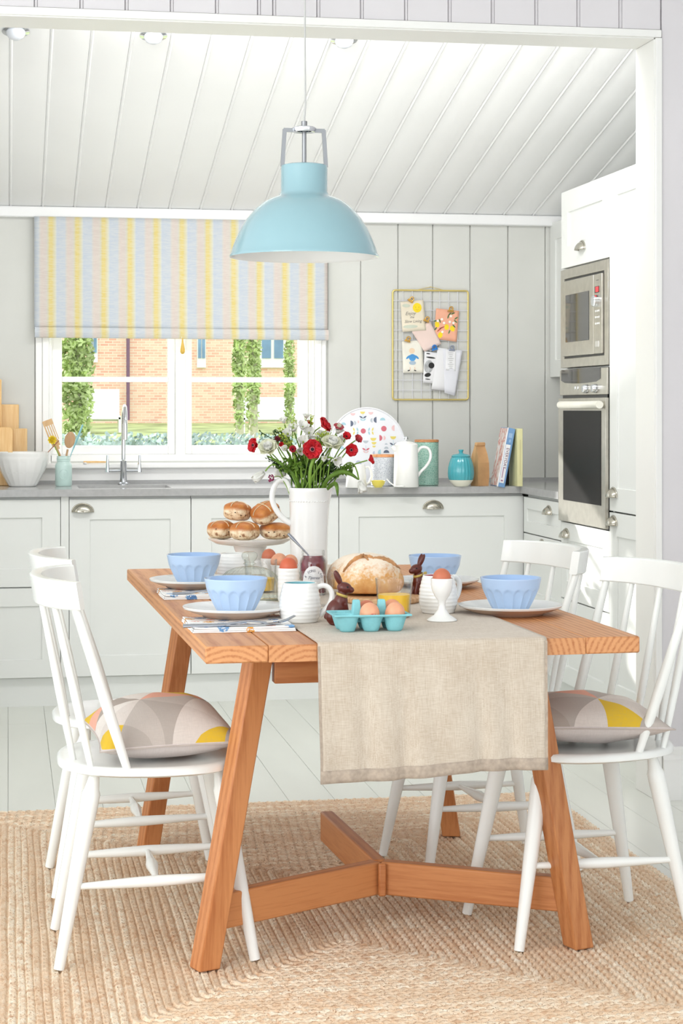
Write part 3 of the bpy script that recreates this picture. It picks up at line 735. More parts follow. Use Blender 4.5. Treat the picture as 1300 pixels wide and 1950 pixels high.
# pendant lamp
lxp, lyp = at(579, 4.65); S_ = 4.65/FPX; zl = lambda py: CAMH+(780-py)*S_
lp = thing('pendant_lamp', 'large duck-egg blue metal dome pendant hanging over the dining table', 'lamp', (lxp, lyp, 0))
pr = [(50, 374), (64, 378), (80, 387), (96, 401), (110, 418), (121, 436), (130, 455), (136.5, 472), (140, 484), (142.5, 487.5), (142, 490)]
outer = [(0, zl(314)), (40*S_, zl(314)), (43.5*S_, zl(316)), (44.5*S_, zl(322)), (44.5*S_, zl(366))]+[(a*S_, zl(b)) for a, b in pr]
obj('lamp_shade', MB().lathe(outer, 96), m_lampblue, lp, smooth=50)
inner = [(a*S_-.0022, zl(b)-.0022) for a, b in pr[:-1]]+[(142*S_, zl(490))]
obj('shade_lining', MB().lathe([(0, zl(376))]+inner, 96), m_white, lp, smooth=50)
bk = obj('yoke', MB(), m_nickel, lp)
mb = MB()
for s in (-1, 1):
    mb = MB(); mb.beam((s*42*S_, 0, zl(318)), (s*37.5*S_, 0, zl(247)), .010, .005, 0, (0, 1, 0)); mb.beam((s*39.5*S_, 0, zl(248.5)), (s*20*S_, 0, zl(248.5)), .010, .004, 0, (0, 1, 0)); YK = globals().setdefault('YK', []); YK.append(mb)
bpy.data.objects.remove(bk)
m_gun = P('brushed_pewter', C(150, 152, 154), .3, .8)
for mb in YK: obj('yoke_arm', mb, m_gun, lp)
obj('collar', MB().lathe([(14*S_, zl(250)), (21*S_, zl(252)), (23*S_, zl(248)), (23*S_, zl(244)), (20*S_, zl(242)), (13*S_, zl(244))], 40), m_chrome, lp)
obj('collar_plate', MB().lathe([(0, zl(244)), (14*S_, zl(244)), (14*S_, zl(248)), (0, zl(248))], 30), m_chrome, lp)
obj('stem', MB().tube([(0, 0, zl(244)), (0, 0, zl(316))], .0055, 14), m_gun, lp)
obj('ferrule', MB().tube([(0, 0, zl(231)), (0, 0, zl(244))], .0075, 14), m_gun, lp)
obj('cord', MB().tube([(0, 0, zl(232)), (.003, 0, zl(200)), (.002, 0, zl(120)), (0, 0, 2.9)], .0022, 8), P('grey_cord', C(190, 190, 188), .5), lp)
obj('socket', MB().lathe([(0, zl(376)), (.02, zl(376)), (.02, zl(400)), (.016, zl(404)), (0, zl(404))], 20), m_paint, lp)
obj('bulb', MB().ball((0, 0, zl(425)), (.028, .028, .034), 20, 12), m_dome, lp)
obj('ceiling_rose', MB().lathe([(0, 2.872), (.03, 2.872), (.05, 2.885), (.052, 2.9)], 24), m_white, lp)

# ================================================================ table
TR = 1.2*D2R; TC = (.835, 4.775)
tb = thing('dining_table', 'solid oak dining table with splayed legs and forked stretchers, centre of the room', 'table', (TC[0], TC[1], 0), rz=TR)
HX, HY = .4625, .952
wid = [.13, .1, .125, .11, .12, .115, .105, .12]; sm_ = sum(wid); wid = [a*2*HX/sm_ for a in wid]
x = -HX
for i, a in enumerate(wid):
    ln = [(-HY, HY)]
    for ya, yb in ln:
        l_ = x+(.0002 if i else 0); r_ = x+a-(.0002 if i < 7 else 0)
        m = MB().box(-(r_-l_)/2, (r_-l_)/2, ya, yb, -.0175, .0175)
        pk = obj('plank', m, m_table, tb, bevel=.0005 if 0 < i < 7 else .003, bseg=1); pk.location = ((l_+r_)/2, 0, .7325)
    x += a
ZL0, ZL1 = RZ, .715
for (fx, fy, tx_, ty_, rot) in ((-.43, -.652, -.295, -.622, 20), (.43, -.652, .30, -.622, 18), (-.445, .50, -.33, .47, 15), (.43, .50, .31, .47, -15)):
    p0 = Vector((fx, fy, ZL0-.02)); p1 = Vector((tx_, ty_, ZL1+.02)); d = p1-p0
    mb = MB(); c_, s_ = math.cos(rot*D2R), math.sin(rot*D2R); h = .0255; vs = []
    for z in (ZL0, ZL1):
        p = p0+d*((z-p0.z)/d.z)
        for i, j in ((-1, -1), (1, -1), (1, 1), (-1, 1)): vs.append((p.x+h*(i*c_-j*s_), p.y+h*(i*s_+j*c_), z))
    mb.add(vs, [(0, 3, 2, 1), (4, 5, 6, 7), (0, 1, 5, 4), (1, 2, 6, 5), (2, 3, 7, 6), (3, 0, 4, 7)])
    obj('leg', mb, m_tableleg, tb, bevel=.0035)
for y in (-.62, .47): obj('apron', MB().box(-.27, .275, y-.018, y+.018, .625, .7148), m_tabley, tb, bevel=.003)
for x in (-.18, .18): obj('rail', MB().box(x-.018, x+.018, -.601, .451, .655, .7148), m_table, tb, bevel=.003)
J = (.018, -.39)
def bar(p, q, z0, z1, t, mat, nm='stretcher'):
    a = Vector((p[0], p[1], 0)); b = Vector((q[0], q[1], 0)); d = (b-a).normalized(); n = Vector((-d.y, d.x, 0))*t/2
    L = (b-a).length; o = obj(nm, MB().box(-L/2, L/2, -t/2, t/2, (z0-z1)/2, (z1-z0)/2), m_tabley, tb, bevel=.004); o.location = ((a.x+b.x)/2, (a.y+b.y)/2, (z0+z1)/2); o.rotation_euler = (0, 0, math.atan2(d.y, d.x))
    return o
bar((-.40, -.622), (J[0]-.006, J[1]), .087, .165, .035, m_tabley)
bar((J[0]+.012, J[1]-.002), (.405, -.627), .087, .165, .035, m_tabley)
bar((J[0]+.003, J[1]+.0), (.0, .17), .0875, .1655, .034, m_table, 'centre_stretcher')
bar((J[0]-.006, J[1]-.03), (J[0]+.012, J[1]-.03), .0872, .1648, .012, m_tabley, 'joint_block')

# runner
k = NT('natural_linen'); v = k.coord()
a = k.noise(k.coord((900, 40, 40)), 1, 2, .6); b = k.noise(k.coord((40, 900, 900)), 1, 2, .6); c_ = k.noise(v, 14, 4)
f = k.math('ADD', k.math('MULTIPLY', k.math('ADD', a, b), .4), k.math('MULTIPLY', c_, .2))
k.put(k.b.inputs['Base Color'], k.ramp(f, [(.34, C(176, 158, 138)), (.6, C(206, 194, 178))])); k.b.inputs['Roughness'].default_value = .95; k.b.inputs['Sheen Weight'].default_value = .2
k.bump(f, .4, .0015); m_linen = k.m
rn = thing('table_runner', 'natural linen runner along the table, hanging over its near edge', 'table runner', (TC[0], TC[1], 0), rz=TR)
RX0, RX1 = -.232, .255
L_top = 2*HY; hang = .272; rd = .006
def path(s, side=0):
    # s measured from the near hanging hem upwards, then along the top, then down at the far end
    if s < hang: return (-HY-rd, .7525-rd-hang+s, 0)
    s -= hang
    q = rd*math.pi/2
    if s < q: th = s/rd; return (-HY-rd*math.cos(th), .7525-rd+rd*math.sin(th), 1)
    s -= q
    if s < L_top: return (-HY+s, .7525, 2)
    s -= L_top
    if s < q: th = s/rd; return (HY+rd*math.sin(th), .7525-rd+rd*math.cos(th), 1)
    s -= q; return (HY+rd, .7525-rd-s, 0)
Ltot = hang*2+L_top+rd*math.pi
def rfn(u, v):
    s = v*Ltot; y, z, kk = path(s); x = RX0+(RX1-RX0)*u
    if kk == 0:
        dpt = max(0, (.7465-z)/hang); n_ = mnoise.noise(Vector((x*7, z*1.6, 3 if y < 0 else 9)))
        off = dpt*(.010*n_+.007*math.sin(x*24+1)+.004*math.sin(x*55+z*6))+.003*dpt
        off = off*1.5+dpt*.006*abs(mnoise.noise(Vector((x*16, z*1.2, 7)))); y += (-abs(off)-.002*dpt) if y < 0 else abs(off)
        x += (x-.01)*-.01*dpt+.004*mnoise.noise(Vector((z*6, u*2, 1)))*dpt
        z += dpt*.010*(u-.45)+.0035*dpt*math.sin(x*13)
    elif kk == 2:
        x += .0015*mnoise.noise(Vector((y*5, u*3, 4)))
    return (x, y, z)
ro = obj('cloth', MB().grid(44, 330, rfn), m_linen, rn, smooth=80, solid=.0016)
ro.modifiers['solid'].offset = 1
def hemfn(u, v):
    p = rfn(u, v*.0115/ (hang*2+L_top)*2.2); return (p[0], p[1]-.0022, p[2]-.001)
m_hem = P('linen_hem', C(176, 160, 144), .95, var=.1, vs=90)
obj('hem', MB().grid(44, 3, hemfn), m_hem, rn, smooth=80, solid=.001)
for ux in (.004, .996):
    def sfn(u, v, ux=ux):
        p = rfn(ux+(u-.5)*.012, v*hang/Ltot); return (p[0], p[1]-.0019, p[2])
    obj('side_hem', MB().grid(2, 40, sfn), m_hem, rn, smooth=80)

# ================================================================ chairs
def seat_outline(n=48, gx=.205, gy=.215, ex=2.7):
    pts = []
    for i in range(n):
        a = 2*math.pi*i/n; c, s = math.cos(a), math.sin(a)
        x = math.copysign(abs(c)**(2/ex), c)*gx; y = math.copysign(abs(s)**(2/ex), s)*gy
        if x < 0: y *= 1-.10*(-x/gx)
        pts.append((x, y))
    return pts
def turned(p0, p1, prof, seg=14):
    p0 = Vector(p0); p1 = Vector(p1)
    return MB().tube([p0+(p1-p0)*t for t, r in prof], [r for t, r in prof], seg)
LEGP = [(0, .0115), (.03, .0125), (.085, .0165), (.11, .0205), (.16, .0205), (.5, .017), (.93, .0125), (1, .0118)]
STRP = [(0, .0068), (.1, .0078), (.35, .0115), (.5, .0128), (.65, .0115), (.9, .0078), (1, .0068)]
def make_chair(label):
    t = thing('spindle_chair', label, 'chair', group='white spindle-back chairs round the table')
    ol = seat_outline(); n = len(ol); mb = MB(); vs = []; fs = []
    lay = [(.80, .4265), (.93, .428), (1, .434), (1, .444), (.975, .4495), (.90, .4500), (.80, .4475), (.4, .444)]
    for sc_, z in lay: vs += [(x*sc_, y*sc_, z) for x, y in ol]
    for j in range(len(lay)-1):
        for i in range(n): fs.append((j*n+i, j*n+(i+1) % n, (j+1)*n+(i+1) % n, (j+1)*n+i))
    fs.append(tuple(range(n-1, -1, -1))); fs.append(tuple((len(lay)-1)*n+i for i in range(n)))
    obj('seat', mb.add(vs, fs), m_chair, t, smooth=60)
    legs = {}
    for sx, tx_, fx_ in ((1, .148, .225), (-1, -.125, -.205)):
        for sy in (1, -1):
            a = Vector((tx_, sy*.12, .430)); b = Vector((fx_, sy*.165, RZ)); legs[sx, sy] = (a, b)
            obj('leg', turned(a, b, LEGP), m_chair, t, smooth=50)
    def lp_(k_, z): a, b = legs[k_]; return a+(b-a)*((a.z-z)/(a.z-b.z))
    mids = []
    for sy in (1, -1):
        a = lp_((-1, sy), .185); b = lp_((1, sy), .195); obj('side_stretcher', turned(a, b, STRP), m_chair, t, smooth=60); mids.append((a+b)/2)
    obj('cross_stretcher', turned(mids[0], mids[1], [(0, .006), (.12, .0065), (.4, .012), (.5, .0145), (.6, .012), (.88, .0065), (1, .006)]), m_chair, t, smooth=60)
    # crest rail: curved and leaning board
    RH = .232
    def railx(y, z): return -.262+1.95*y*y-.16*(z-.80)
    nn = 26; vs = []; fs = []
    for i in range(nn+1):
        u = -1+2*i/nn; y = RH*math.sin(u*1.35)/math.sin(1.35)
        x = -.244+.088*(1-math.cos(u*1.35))/(1-math.cos(1.35))
        dx = .088*math.sin(u*1.35)*1.35/(1-math.cos(1.35)); dy = RH*math.cos(u*1.35)*1.35/math.sin(1.35)
        L = math.hypot(dx, dy); nx_, ny_ = dy/L, -dx/L
        h0 = .797+.003*abs(u); h1 = .862-.002*u*u
        for (s, z) in ((-.5, h0+.003), (-.38, h0), (.38, h0), (.5, h0+.003), (.5, h1-.003), (.38, h1), (-.38, h1), (-.5, h1-.003)):
            vs.append((x+nx_*s*.026-.16*(z-.8), y+ny_*s*.026, z))
    for i in range(nn):
        for k_ in range(8): fs.append((i*8+k_, i*8+(k_+1) % 8, (i+1)*8+(k_+1) % 8, (i+1)*8+k_))
    fs.append(tuple(range(7, -1, -1))); fs.append(tuple(nn*8+k_ for k_ in range(8)))
    obj('crest_rail', MB().add(vs, [f[::-1] for f in fs]), m_chair, t, smooth=40)
    for u, r in ((-.9, .0115), (-.56, .0088), (-.19, .0088), (.19, .0088), (.56, .0088), (.9, .0115)):
        y = RH*math.sin(u*1.35)/math.sin(1.35); x = -.244+.088*(1-math.cos(u*1.35))/(1-math.cos(1.35))
        xb_, yb_ = {.9: (-.058, .192), .56: (-.135, .160), .19: (-.170, .062)}[abs(u)]; yb_ = math.copysign(yb_, u)
        obj('post' if r > .01 else 'spindle', turned((xb_, yb_, .446), (x, y, .803), [(0, r*.78), (.25, r*1.05), (.45, r*1.12), (.8, r*.88), (1, r*.78)], 12), m_chair, t, smooth=60)
    return t
ch = make_chair('white spindle-back chair at the near left, with a patchwork cushion on it')
ch.location = (.314, 4.325, 0); ch.rotation_euler = (0, 0, 0)
dup(ch, 'white spindle-back chair at the far left, behind the near left one', (.318, 4.94, 0), 1.5*D2R)
dup(ch, 'white spindle-back chair at the near right, with a patchwork cushion on it', (1.336, 4.315, 0), 187*D2R)
dup(ch, 'white spindle-back chair at the far right, nearer the kitchen units', (1.258, 4.95, 0), 189*D2R)

# cushions
def patch_mat(name, su, rot, loc, seed_=0):
    k = NT(name); v = k.coord((su, su, su), (0, 0, rot), loc); sp = k.n('ShaderNodeSeparateXYZ'); k.put(sp.inputs[0], v)
    fx_ = k.math('FLOOR', sp.outputs[0]); fy_ = k.math('FLOOR', sp.outputs[1]); ux = k.math('FRACT', sp.outputs[0]); uy = k.math('FRACT', sp.outputs[1])
    par = k.math('MODULO', k.math('ADD', k.math('ADD', fx_, fy_), 20.0), 2.0)
    uyf = k.math('ADD', k.math('MULTIPLY', par, k.math('SUBTRACT', 1.0, uy)), k.math('MULTIPLY', k.math('SUBTRACT', 1.0, par), uy))
    tri = k.math('GREATER_THAN', ux, uyf)
    cx_ = k.n('ShaderNodeCombineXYZ'); k.put(cx_.inputs[0], fx_); k.put(cx_.inputs[1], fy_); k.put(cx_.inputs[2], tri)
    hsh = k.math('FRACT', k.math('ADD', k.math('DIVIDE', k.math('ADD', k.math('ADD', k.math('MULTIPLY', fx_, 2.0), k.math('MULTIPLY', fy_, 3.0)), k.math('MULTIPLY', tri, 4.0)), 7.0), 10.03+seed_/7))
    col = k.ramp(hsh, [(0, C(172, 160, 150)), (.143, C(222, 212, 204)), (.286, C(240, 176, 152)), (.429, C(182, 172, 164)), (.571, C(230, 222, 214)), (.714, C(228, 188, 30)), (.857, C(196, 186, 178))], 'CONSTANT')
    geo = k.n('ShaderNodeTexCoord'); g2 = k.n('ShaderNodeSeparateXYZ'); k.put(g2.inputs[0], geo.outputs['Object'])
    top = k.math('GREATER_THAN', g2.outputs[2], .004)
    col = k.mix(top, C(214, 204, 200), col)
    wv = k.noise(k.coord((700, 60, 60)), 1, 2); wv2 = k.noise(k.coord((60, 700, 300)), 1, 2)
    f = k.math('ADD', k.math('MULTIPLY', wv, .5), k.math('MULTIPLY', wv2, .5))
    col = k.mix(k.math('MULTIPLY', k.math('SUBTRACT', .75, f), .5), col, C(150, 140, 132))
    k.put(k.b.inputs['Base Color'], col); k.b.inputs['Roughness'].default_value = .95; k.bump(f, .3, .001); return k.m
def cushion(label, loc, rot, hx_, hy_, up, dn, mat, seed):
    t = thing('cushion', label, 'cushion', loc, group='patchwork cushions on the near chairs', rot=rot)
    def fn(sgn, h):
        def f(u, v):
            a, b = 2*u-1, 2*v-1
            e = (1-abs(a)**2.6)**.62*(1-abs(b)**2.6)**.62
            pin = 1-.085*(1-abs(a)**2)*abs(b)**3-.0; pin2 = 1-.085*(1-abs(b)**2)*abs(a)**3
            wr = .006*mnoise.noise(Vector((a*2.2, b*2.2, seed)))+.004*mnoise.noise(Vector((a*6, b*2, seed+5)))*(abs(a)**2)
            return (a*hx_*pin2, b*hy_*pin, sgn*h*e+wr*(e**.6))
        return f
    mb = MB().grid(40, 40, fn(1, up)); n0 = len(mb.f)
    mb2 = MB().grid(40, 40, fn(-1, dn)); mb.add(mb2.v, [f[::-1] for f in mb2.f])
    obj('cover', mb, mat, t, smooth=80)
    ed = [(fn(0, 0)(u/40, v/40)) for u, v in [(i, 0) for i in range(40)]+[(40, i) for i in range(40)]+[(40-i, 40) for i in range(40)]+[(0, 40-i) for i in range(40)]]
    obj('seam', MB().tube(ed, .0018, 5, closed=True), P('seam', C(196, 184, 176), .9), t, smooth=80)
    return t
cushion('patchwork cushion in grey, pink and mustard on the near left chair', (.342, 4.318, .496), (3*D2R, -1*D2R, 5*D2R), .160, .165, .082, .045, patch_mat('patchwork_a', 9.5, .5, (.3, .45, 0), 2), 1)
cushion('patchwork cushion with a large mustard triangle on the near right chair', (1.31, 4.285, .497), (-3*D2R, 1*D2R, -5*D2R), .20, .165, .068, .044, patch_mat('patchwork_b', 8.6, .72, (1.35, .2, 0)), 4)
# ================================================================ things on the table
ZT = .7502; ZR = .7545
def T(px, D): return at(px, D)
# plates and bowls
def make_setting():
    p = thing('side_plate', '', 'plate', group='stoneware plates under the blue bowls')
    irr = lambda th, i, r, z: 1+.012*math.sin(2*th+1)+.008*math.sin(3*th)
    obj('dish', MB().lathe([(0, .008), (.06, .008), (.085, .0105), (.108, .019), (.1195, .0245), (.1205, .0235), (.118, .019)], 72, mod=irr), m_plate, p, smooth=70)
    obj('underside', MB().lathe([(.118, .019), (.1, .011), (.078, .0045), (.074, .0005), (.068, .0005), (.066, .004), (0, .004)], 72, mod=irr), m_clay, p, smooth=70)
    b = thing('cereal_bowl', '', 'bowl', group='pale blue fluted breakfast bowls')
    def fl_(th, i, r, z):
        s_ = abs(math.sin(th*8)); tp = .044+.013*s_; q_ = max(0, min(1, (tp-z)/.009)); return 1-.065*s_**.6*max(0, min(1, z/.006))*q_*q_*(3-2*q_)+.006*max(0, min(1, (.058-z)/.006))
    prof = [(0, 0), (.038, 0), (.0415, .003), (.047, .012), (.055, .028), (.062, .043), (.066, .053), (.0675, .058), (.069, .066), (.0715, .0775), (.0712, .0785)]
    def dens(p_): 
        out = []
        for (r0, z0), (r1, z1) in zip(p_[:-1], p_[1:]):
            for q in range(5): out.append((r0+(r1-r0)*q/5, z0+(z1-z0)*q/5))
        return out+[p_[-1]]
    obj('outside', MB().lathe(dens(prof), 144, mod=fl_), m_blue, b, smooth=50)
    obj('inside', MB().lathe([(.0712, .0785), (.0692, .078), (.0655, .066), (.058, .050), (.051, .036), (.042, .020), (.03, .010), (0, .007)], 64), m_bluein, b, smooth=60)
    return p, b
P0, B0 = make_setting()
sett = [(449, 4.28, 450, 'near left, beside the cutlery and napkin'), (369, 4.98, 370, 'far left corner of the table'),
        (972, 4.43, 972, 'near right, on the bare oak'), (828, 5.10, 828, 'far right, behind the chocolate rabbit')]
for i, (px, D, pp, w_) in enumerate(sett):
    x, y = T(pp, D); xb, yb = T(px, D)
    lp_, lb_ = 'white stoneware plate at the '+w_, 'pale blue fluted bowl on the plate at the '+w_
    if i == 0: p, b = P0, B0; p['label'] = lp_; b['label'] = lb_
    else: p = dup(P0, lp_, (x, y, 0)); b = dup(B0, lb_, (x, y, 0))
    zz = ZT+(.012 if i < 2 else 0)
    p.location = (x, y, zz); b.location = (xb, yb, zz+.0085); p.rotation_euler = (0, 0, i*1.3); b.rotation_euler = (0, 0, i*.7)
# napkins
k = NT('printed_napkin'); v = k.coord()
vo = k.n('ShaderNodeTexVoronoi', feature='F1'); k.put(vo.inputs['Vector'], k.coord((1, 1, 1))); vo.inputs['Scale'].default_value = 26; vo.inputs['Randomness'].default_value = .9
m1 = k.math('LESS_THAN', vo.outputs[0], .34); sp = k.n('ShaderNodeSeparateColor'); k.put(sp.inputs[0], vo.outputs[1])
col = k.ramp(sp.outputs[0], [(0, C(96, 140, 190)), (.35, C(224, 160, 70)), (.55, C(236, 176, 164)), (.75, C(120, 168, 214))], 'CONSTANT')
dots = k.math('GREATER_THAN', k.noise(v, 240, 1), .42)
col = k.mix(k.math('MULTIPLY', m1, dots), C(243, 242, 240), col)
k.put(k.b.inputs['Base Color'], col); k.b.inputs['Roughness'].default_value = .9; k.bump(k.noise(v, 500, 2), .2, .0008); m_napkin = k.m
def napkin(label, x0, x1, y0, y1, seed):
    t = thing('napkin', label, 'napkin', ((x0+x1)/2, (y0+y1)/2, ZT+.0002), rz=.01, group='printed napkins under the plates')
    w_, d_ = (x1-x0)/2, (y1-y0)/2
    for L in range(3):
        za, zb = .0038*L, .0038*(L+1)-.0003; ins = .0015*L
        def f(u, v, sg, z):
            a, b = 2*u-1, 2*v-1
            return (a*(w_-ins)+.001*math.sin(v*9+L), b*(d_-ins)+.0014*math.sin(u*11+L+seed), z+.0006*mnoise.noise(Vector((a*3, b*3, L+seed)))+.0014*(abs(a)**8)*(L == 2))
        mb = MB(); mb.grid(20, 8, lambda u, v: f(u, v, 1, zb)); g = MB().grid(20, 8, lambda u, v: f(u, v, -1, za)); mb.add(g.v, [q[::-1] for q in g.f])
        # folded edge
        for vv in (0, 1): mb.grid(20, 4, lambda u, v, vv=vv: (lambda p, q: (p[0], p[1]+(-1 if vv == 0 else 1)*.0012*math.sin(math.pi*v), p[2]*(1-v)+q[2]*v))(f(u, vv, 1, za), f(u, vv, 1, zb)))
        for uu in (0, 1): mb.grid(8, 4, lambda u, v, uu=uu: (lambda p, q: (p[0]+(-1 if uu == 0 else 1)*.0014*math.sin(math.pi*v), p[1], p[2]*(1-v)+q[2]*v))(f(uu, u, 1, za), f(uu, u, 1, zb)))
        obj('fold', mb, m_napkin, t, smooth=60)
    return t
napkin('folded napkin with blue and ochre print, under the near left plate', .388, .612, 4.045, 4.27, 1)
napkin('folded printed napkin under the far left plate', .385, .60, 4.765, 4.96, 5)
m_cutl = P('polished_cutlery', C(170, 174, 182), .14, 1)
def knife_fork(nm, label, loc, rz, tines, z0=.0):
    t = thing(nm, label, nm, loc, rz=rz, group='cutlery on the napkins')
    L = .19
    pts = [(-.095+L*i/16, 0, .0025+(.0115*max(0, (i-9)/7)**1.5 if tines else 0)-(.0 if not tines else .0)) for i in range(17)]
    if tines:
        pts = [(-.09, 0, .003), (-.05, 0, .0035), (0, 0, .010), (.025, 0, .0075), (.04, 0, .004)]
        obj('handle', MB().tube(pts, [.004, .0035, .0022, .0022, .004], 8, flat=.8), m_cutl, t, smooth=80)
        def hf(u, v): return (.04+.03*u, (v-.5)*(.010+.014*min(1, u*1.6)), .004-.003*math.sin(u*2)+.004*u)
        obj('neck', MB().grid(6, 4, hf), m_cutl, t, smooth=80, solid=.0012)
        for j in range(4): obj('tine', MB().tube([(.068, -.0085+.0057*j, .0055), (.085, -.0088+.0058*j, .010), (.104, -.0085+.0057*j, .019)], [.0017, .0015, .0008], 6), m_cutl, t)
    else:
        obj('handle', MB().tube([(-.09, 0, .004), (-.03, 0, .004), (0, 0, .004)], [.0055, .005, .0035], 8, flat=.6), m_cutl, t, smooth=80)
        def bf_(u, v): return (0+.105*u, (v-.5)*.016*(1-.35*u**3)+.004*u*u, .004)
        obj('blade', MB().grid(10, 2, bf_), m_cutl, t, smooth=80, solid=.001)
    return t
knife_fork('fork', 'silver fork lying tines-up on the near left napkin', (.513, 4.075, ZT+.0114), .06, True)
knife_fork('knife', 'silver knife lying along the edge of the near left napkin', (.46, 4.058, ZT+.0112), .02, False)
knife_fork('fork', 'silver fork on the far left napkin, partly behind the near bowl', (.50, 4.79, ZT+.0114), .05, True)

# mugs
def mug(label, x, y, rz, ins, r=.0475, h=.087, zt=ZR, vis=True, straight=False):
    t = thing('mug', label, 'mug', (x, y, zt), rz=rz, group='white ribbed mugs on the table')
    prof = []
    for i in range(41):
        q = i/40; z = h*q
        base = r*(.74+.26*math.sin(math.pi*min(1, q*1.12+.06))**.75) if not straight else r*(.94+.06*q)
        if q > .55 and not straight: base = max(base if q < .6 else 0, r*(.985-.19*((q-.55)/.45)**1.2))
        prof.append((base+.0005*math.sin(q*math.pi*2*10), z))
    prof = [(0, 0), (prof[0][0]-.004, 0)]+prof
    rt = prof[-1][0]
    obj('body', MB().lathe(prof+[(rt-.0015, h+.001), (rt-.0035, h)], 56), m_white, t, smooth=70)
    obj('glazed_inside', MB().lathe([(rt-.0035, h), (rt-.003, h*.6), (rt-.006, .01), (0, .006)], 40), ins, t, smooth=70)
    hp = [(rt-.003, 0, h*.86), (rt+.014, 0, h*.93), (rt+.028, 0, h*.86), (rt+.034, 0, h*.68), (rt+.028, 0, h*.45), (rt+.016, 0, h*.28), (r*.93, 0, h*.16)]
    sp_ = []
    for a in range(len(hp)-1):
        p0, p1, p2, p3 = [Vector(hp[max(0, min(len(hp)-1, a+q))]) for q in (-1, 0, 1, 2)]
        for q in range(4):
            u = q/4; sp_.append(.5*((2*p1)+(-p0+p2)*u+(2*p0-5*p1+4*p2-p3)*u*u+(-p0+3*p1-3*p2+p3)*u**3))
    sp_.append(Vector(hp[-1]))
    obj('handle', MB().tube(sp_, .0052, 10, flat=1.3), m_white, t, smooth=80)
    return t
m_in1 = P('aqua_inside', C(140, 196, 206), .2); m_in2 = P('rose_inside', C(196, 120, 130), .25)
x, y = T(571, 4.24); mug('white ribbed mug glazed aqua inside, nearest on the left of the runner', x, y, -.17, m_in1)
x, y = T(834, 4.43); mug('white ribbed mug glazed rose inside, behind the footed egg cup', x, y, .55, m_in2, r=.0455)
x, y = T(446, 5.16); mug('white ribbed mug behind the glass cloche, handle to the left', x, y, math.pi-.1, m_white, zt=ZT)

# eggs and cups
def egg_mb(s=1, M=None):
    pr = [(0, -.025)]+[(.0215*math.sin(a)*(1-.10*math.cos(math.pi-a)*-1), -math.cos(a)*.025*(1.12 if a > math.pi/2 else 1)) for a in [math.pi*i/16 for i in range(1, 16)]]+[(0, .028)]
    return MB().lathe([(r*s, z*s) for r, z in pr], 28, M=M)
def egg(label, loc, mat, rot=(0, 0, 0), s=1, g='brown eggs'):
    t = obj('egg', egg_mb(s), mat, smooth=80); t.location = loc; t.rotation_euler = rot; tag(t, label, 'egg', g); return t
x, y = T(841, 4.262)
ec = thing('egg_cup', 'tall white footed egg cup with a brown egg, in front of the right mug', 'egg cup', (x, y, ZR))
obj('cup', MB().lathe([(0, .004), (.028, .003), (.0335, 0), (.0345, .0015), (.031, .005), (.018, .013), (.009, .026), (.0075, .036), (.0095, .046), (.017, .056), (.0225, .068), (.0248, .082), (.0252, .095), (.0238, .0955), (.0225, .083), (.018, .064), (.006, .053), (0, .052)], 48), m_white, ec, smooth=60)
egg('brown egg standing in the footed egg cup', (x, y, ZR+.0905), m_eggdark, s=.98)
x, y = T(549, 4.66)
ec = thing('egg_cup', 'tall straight white egg cup with a dark brown egg, behind the aqua mug', 'egg cup', (x, y, ZR))
obj('cup', MB().lathe([(0, 0), (.022, 0), (.0245, .003)]+[(.0265+.0003*math.sin(i*1.57), .008+.075*i/30) for i in range(31)]+[(.0262, .0855), (.0238, .085), (.022, .066), (.012, .056), (0, .054)], 48), m_white, ec, smooth=60)
egg('dark reddish-brown egg in the straight egg cup', (x, y, ZR+.083), P('russet_egg', C(206, 100, 66), .4, var=.03), s=1.03)
# turquoise egg carton
cxp, cyp = T(702, 4.085)
ct = thing('egg_carton', 'turquoise pulp carton for six eggs at the near edge of the runner', 'egg carton', (cxp, cyp, ZR), rz=.0)
CW, CD = .083, .052
def cfn(u, v):
    X_, Y_ = (2*u-1), (2*v-1)
    a = (X_*1.5*1.04); ai = max(-1, min(1, round(a))); da = (a-ai)*2
    bi = -.5 if Y_ < 0 else .5; db = (Y_*1.04-bi)*2
    edge = max(abs(X_), abs(Y_))
    rr_ = (abs(da)**2.4+abs(db)**2.4)**(1/2.4)
    dep = max(0, min(1, (1.0-rr_)/.48)); dep = dep*dep*(3-2*dep)
    z = .036-.0352*dep
    if abs(X_) < .8 and abs(Y_) > .15: z -= .004*(1-dep)*(abs(Y_) < .9)
    if edge > .97: z = .036
    tp = 1-.03*dep
    return (X_*CW*tp, Y_*CD*tp, z)
obj('cups', MB().grid(90, 60, cfn), m_pulp, ct, smooth=60, solid=.0018)
obj('rim', MB().tube([(s1*CW, s2*CD, .0355) for s1, s2 in ((-1, -1), (1, -1), (1, 1), (-1, 1))], .0022, 6, closed=True), m_pulp, ct)
for sx in (-1, 1):
    mb = MB(); vs = []
    for w_, d_, z in ((.0115, .013, .018), (.0075, .0075, .063), (.0068, .0068, .0655)):
        vs += [(sx*CW/3+i*w_, j*d_, z) for i, j in ((-1, -1), (1, -1), (1, 1), (-1, 1))]
    obj('divider_peak', mb.add(vs, [(q*4+i, q*4+(i+1) % 4, q*4+4+(i+1) % 4, q*4+4+i) for q in range(2) for i in range(4)]+[(8, 9, 10, 11)]), m_pulp, ct, bevel=.002)
m_eggl = P('light_brown_eggshell', C(232, 166, 130), .5, var=.06, vs=60)
ez = ZR+.0335
e1 = egg('light brown egg with a red stamp, front middle of the carton', (cxp-.003, cyp-.025, ez), m_eggl, (.10, -.02, 0))
k_ = P('red_stamp', C(206, 60, 70), .6)
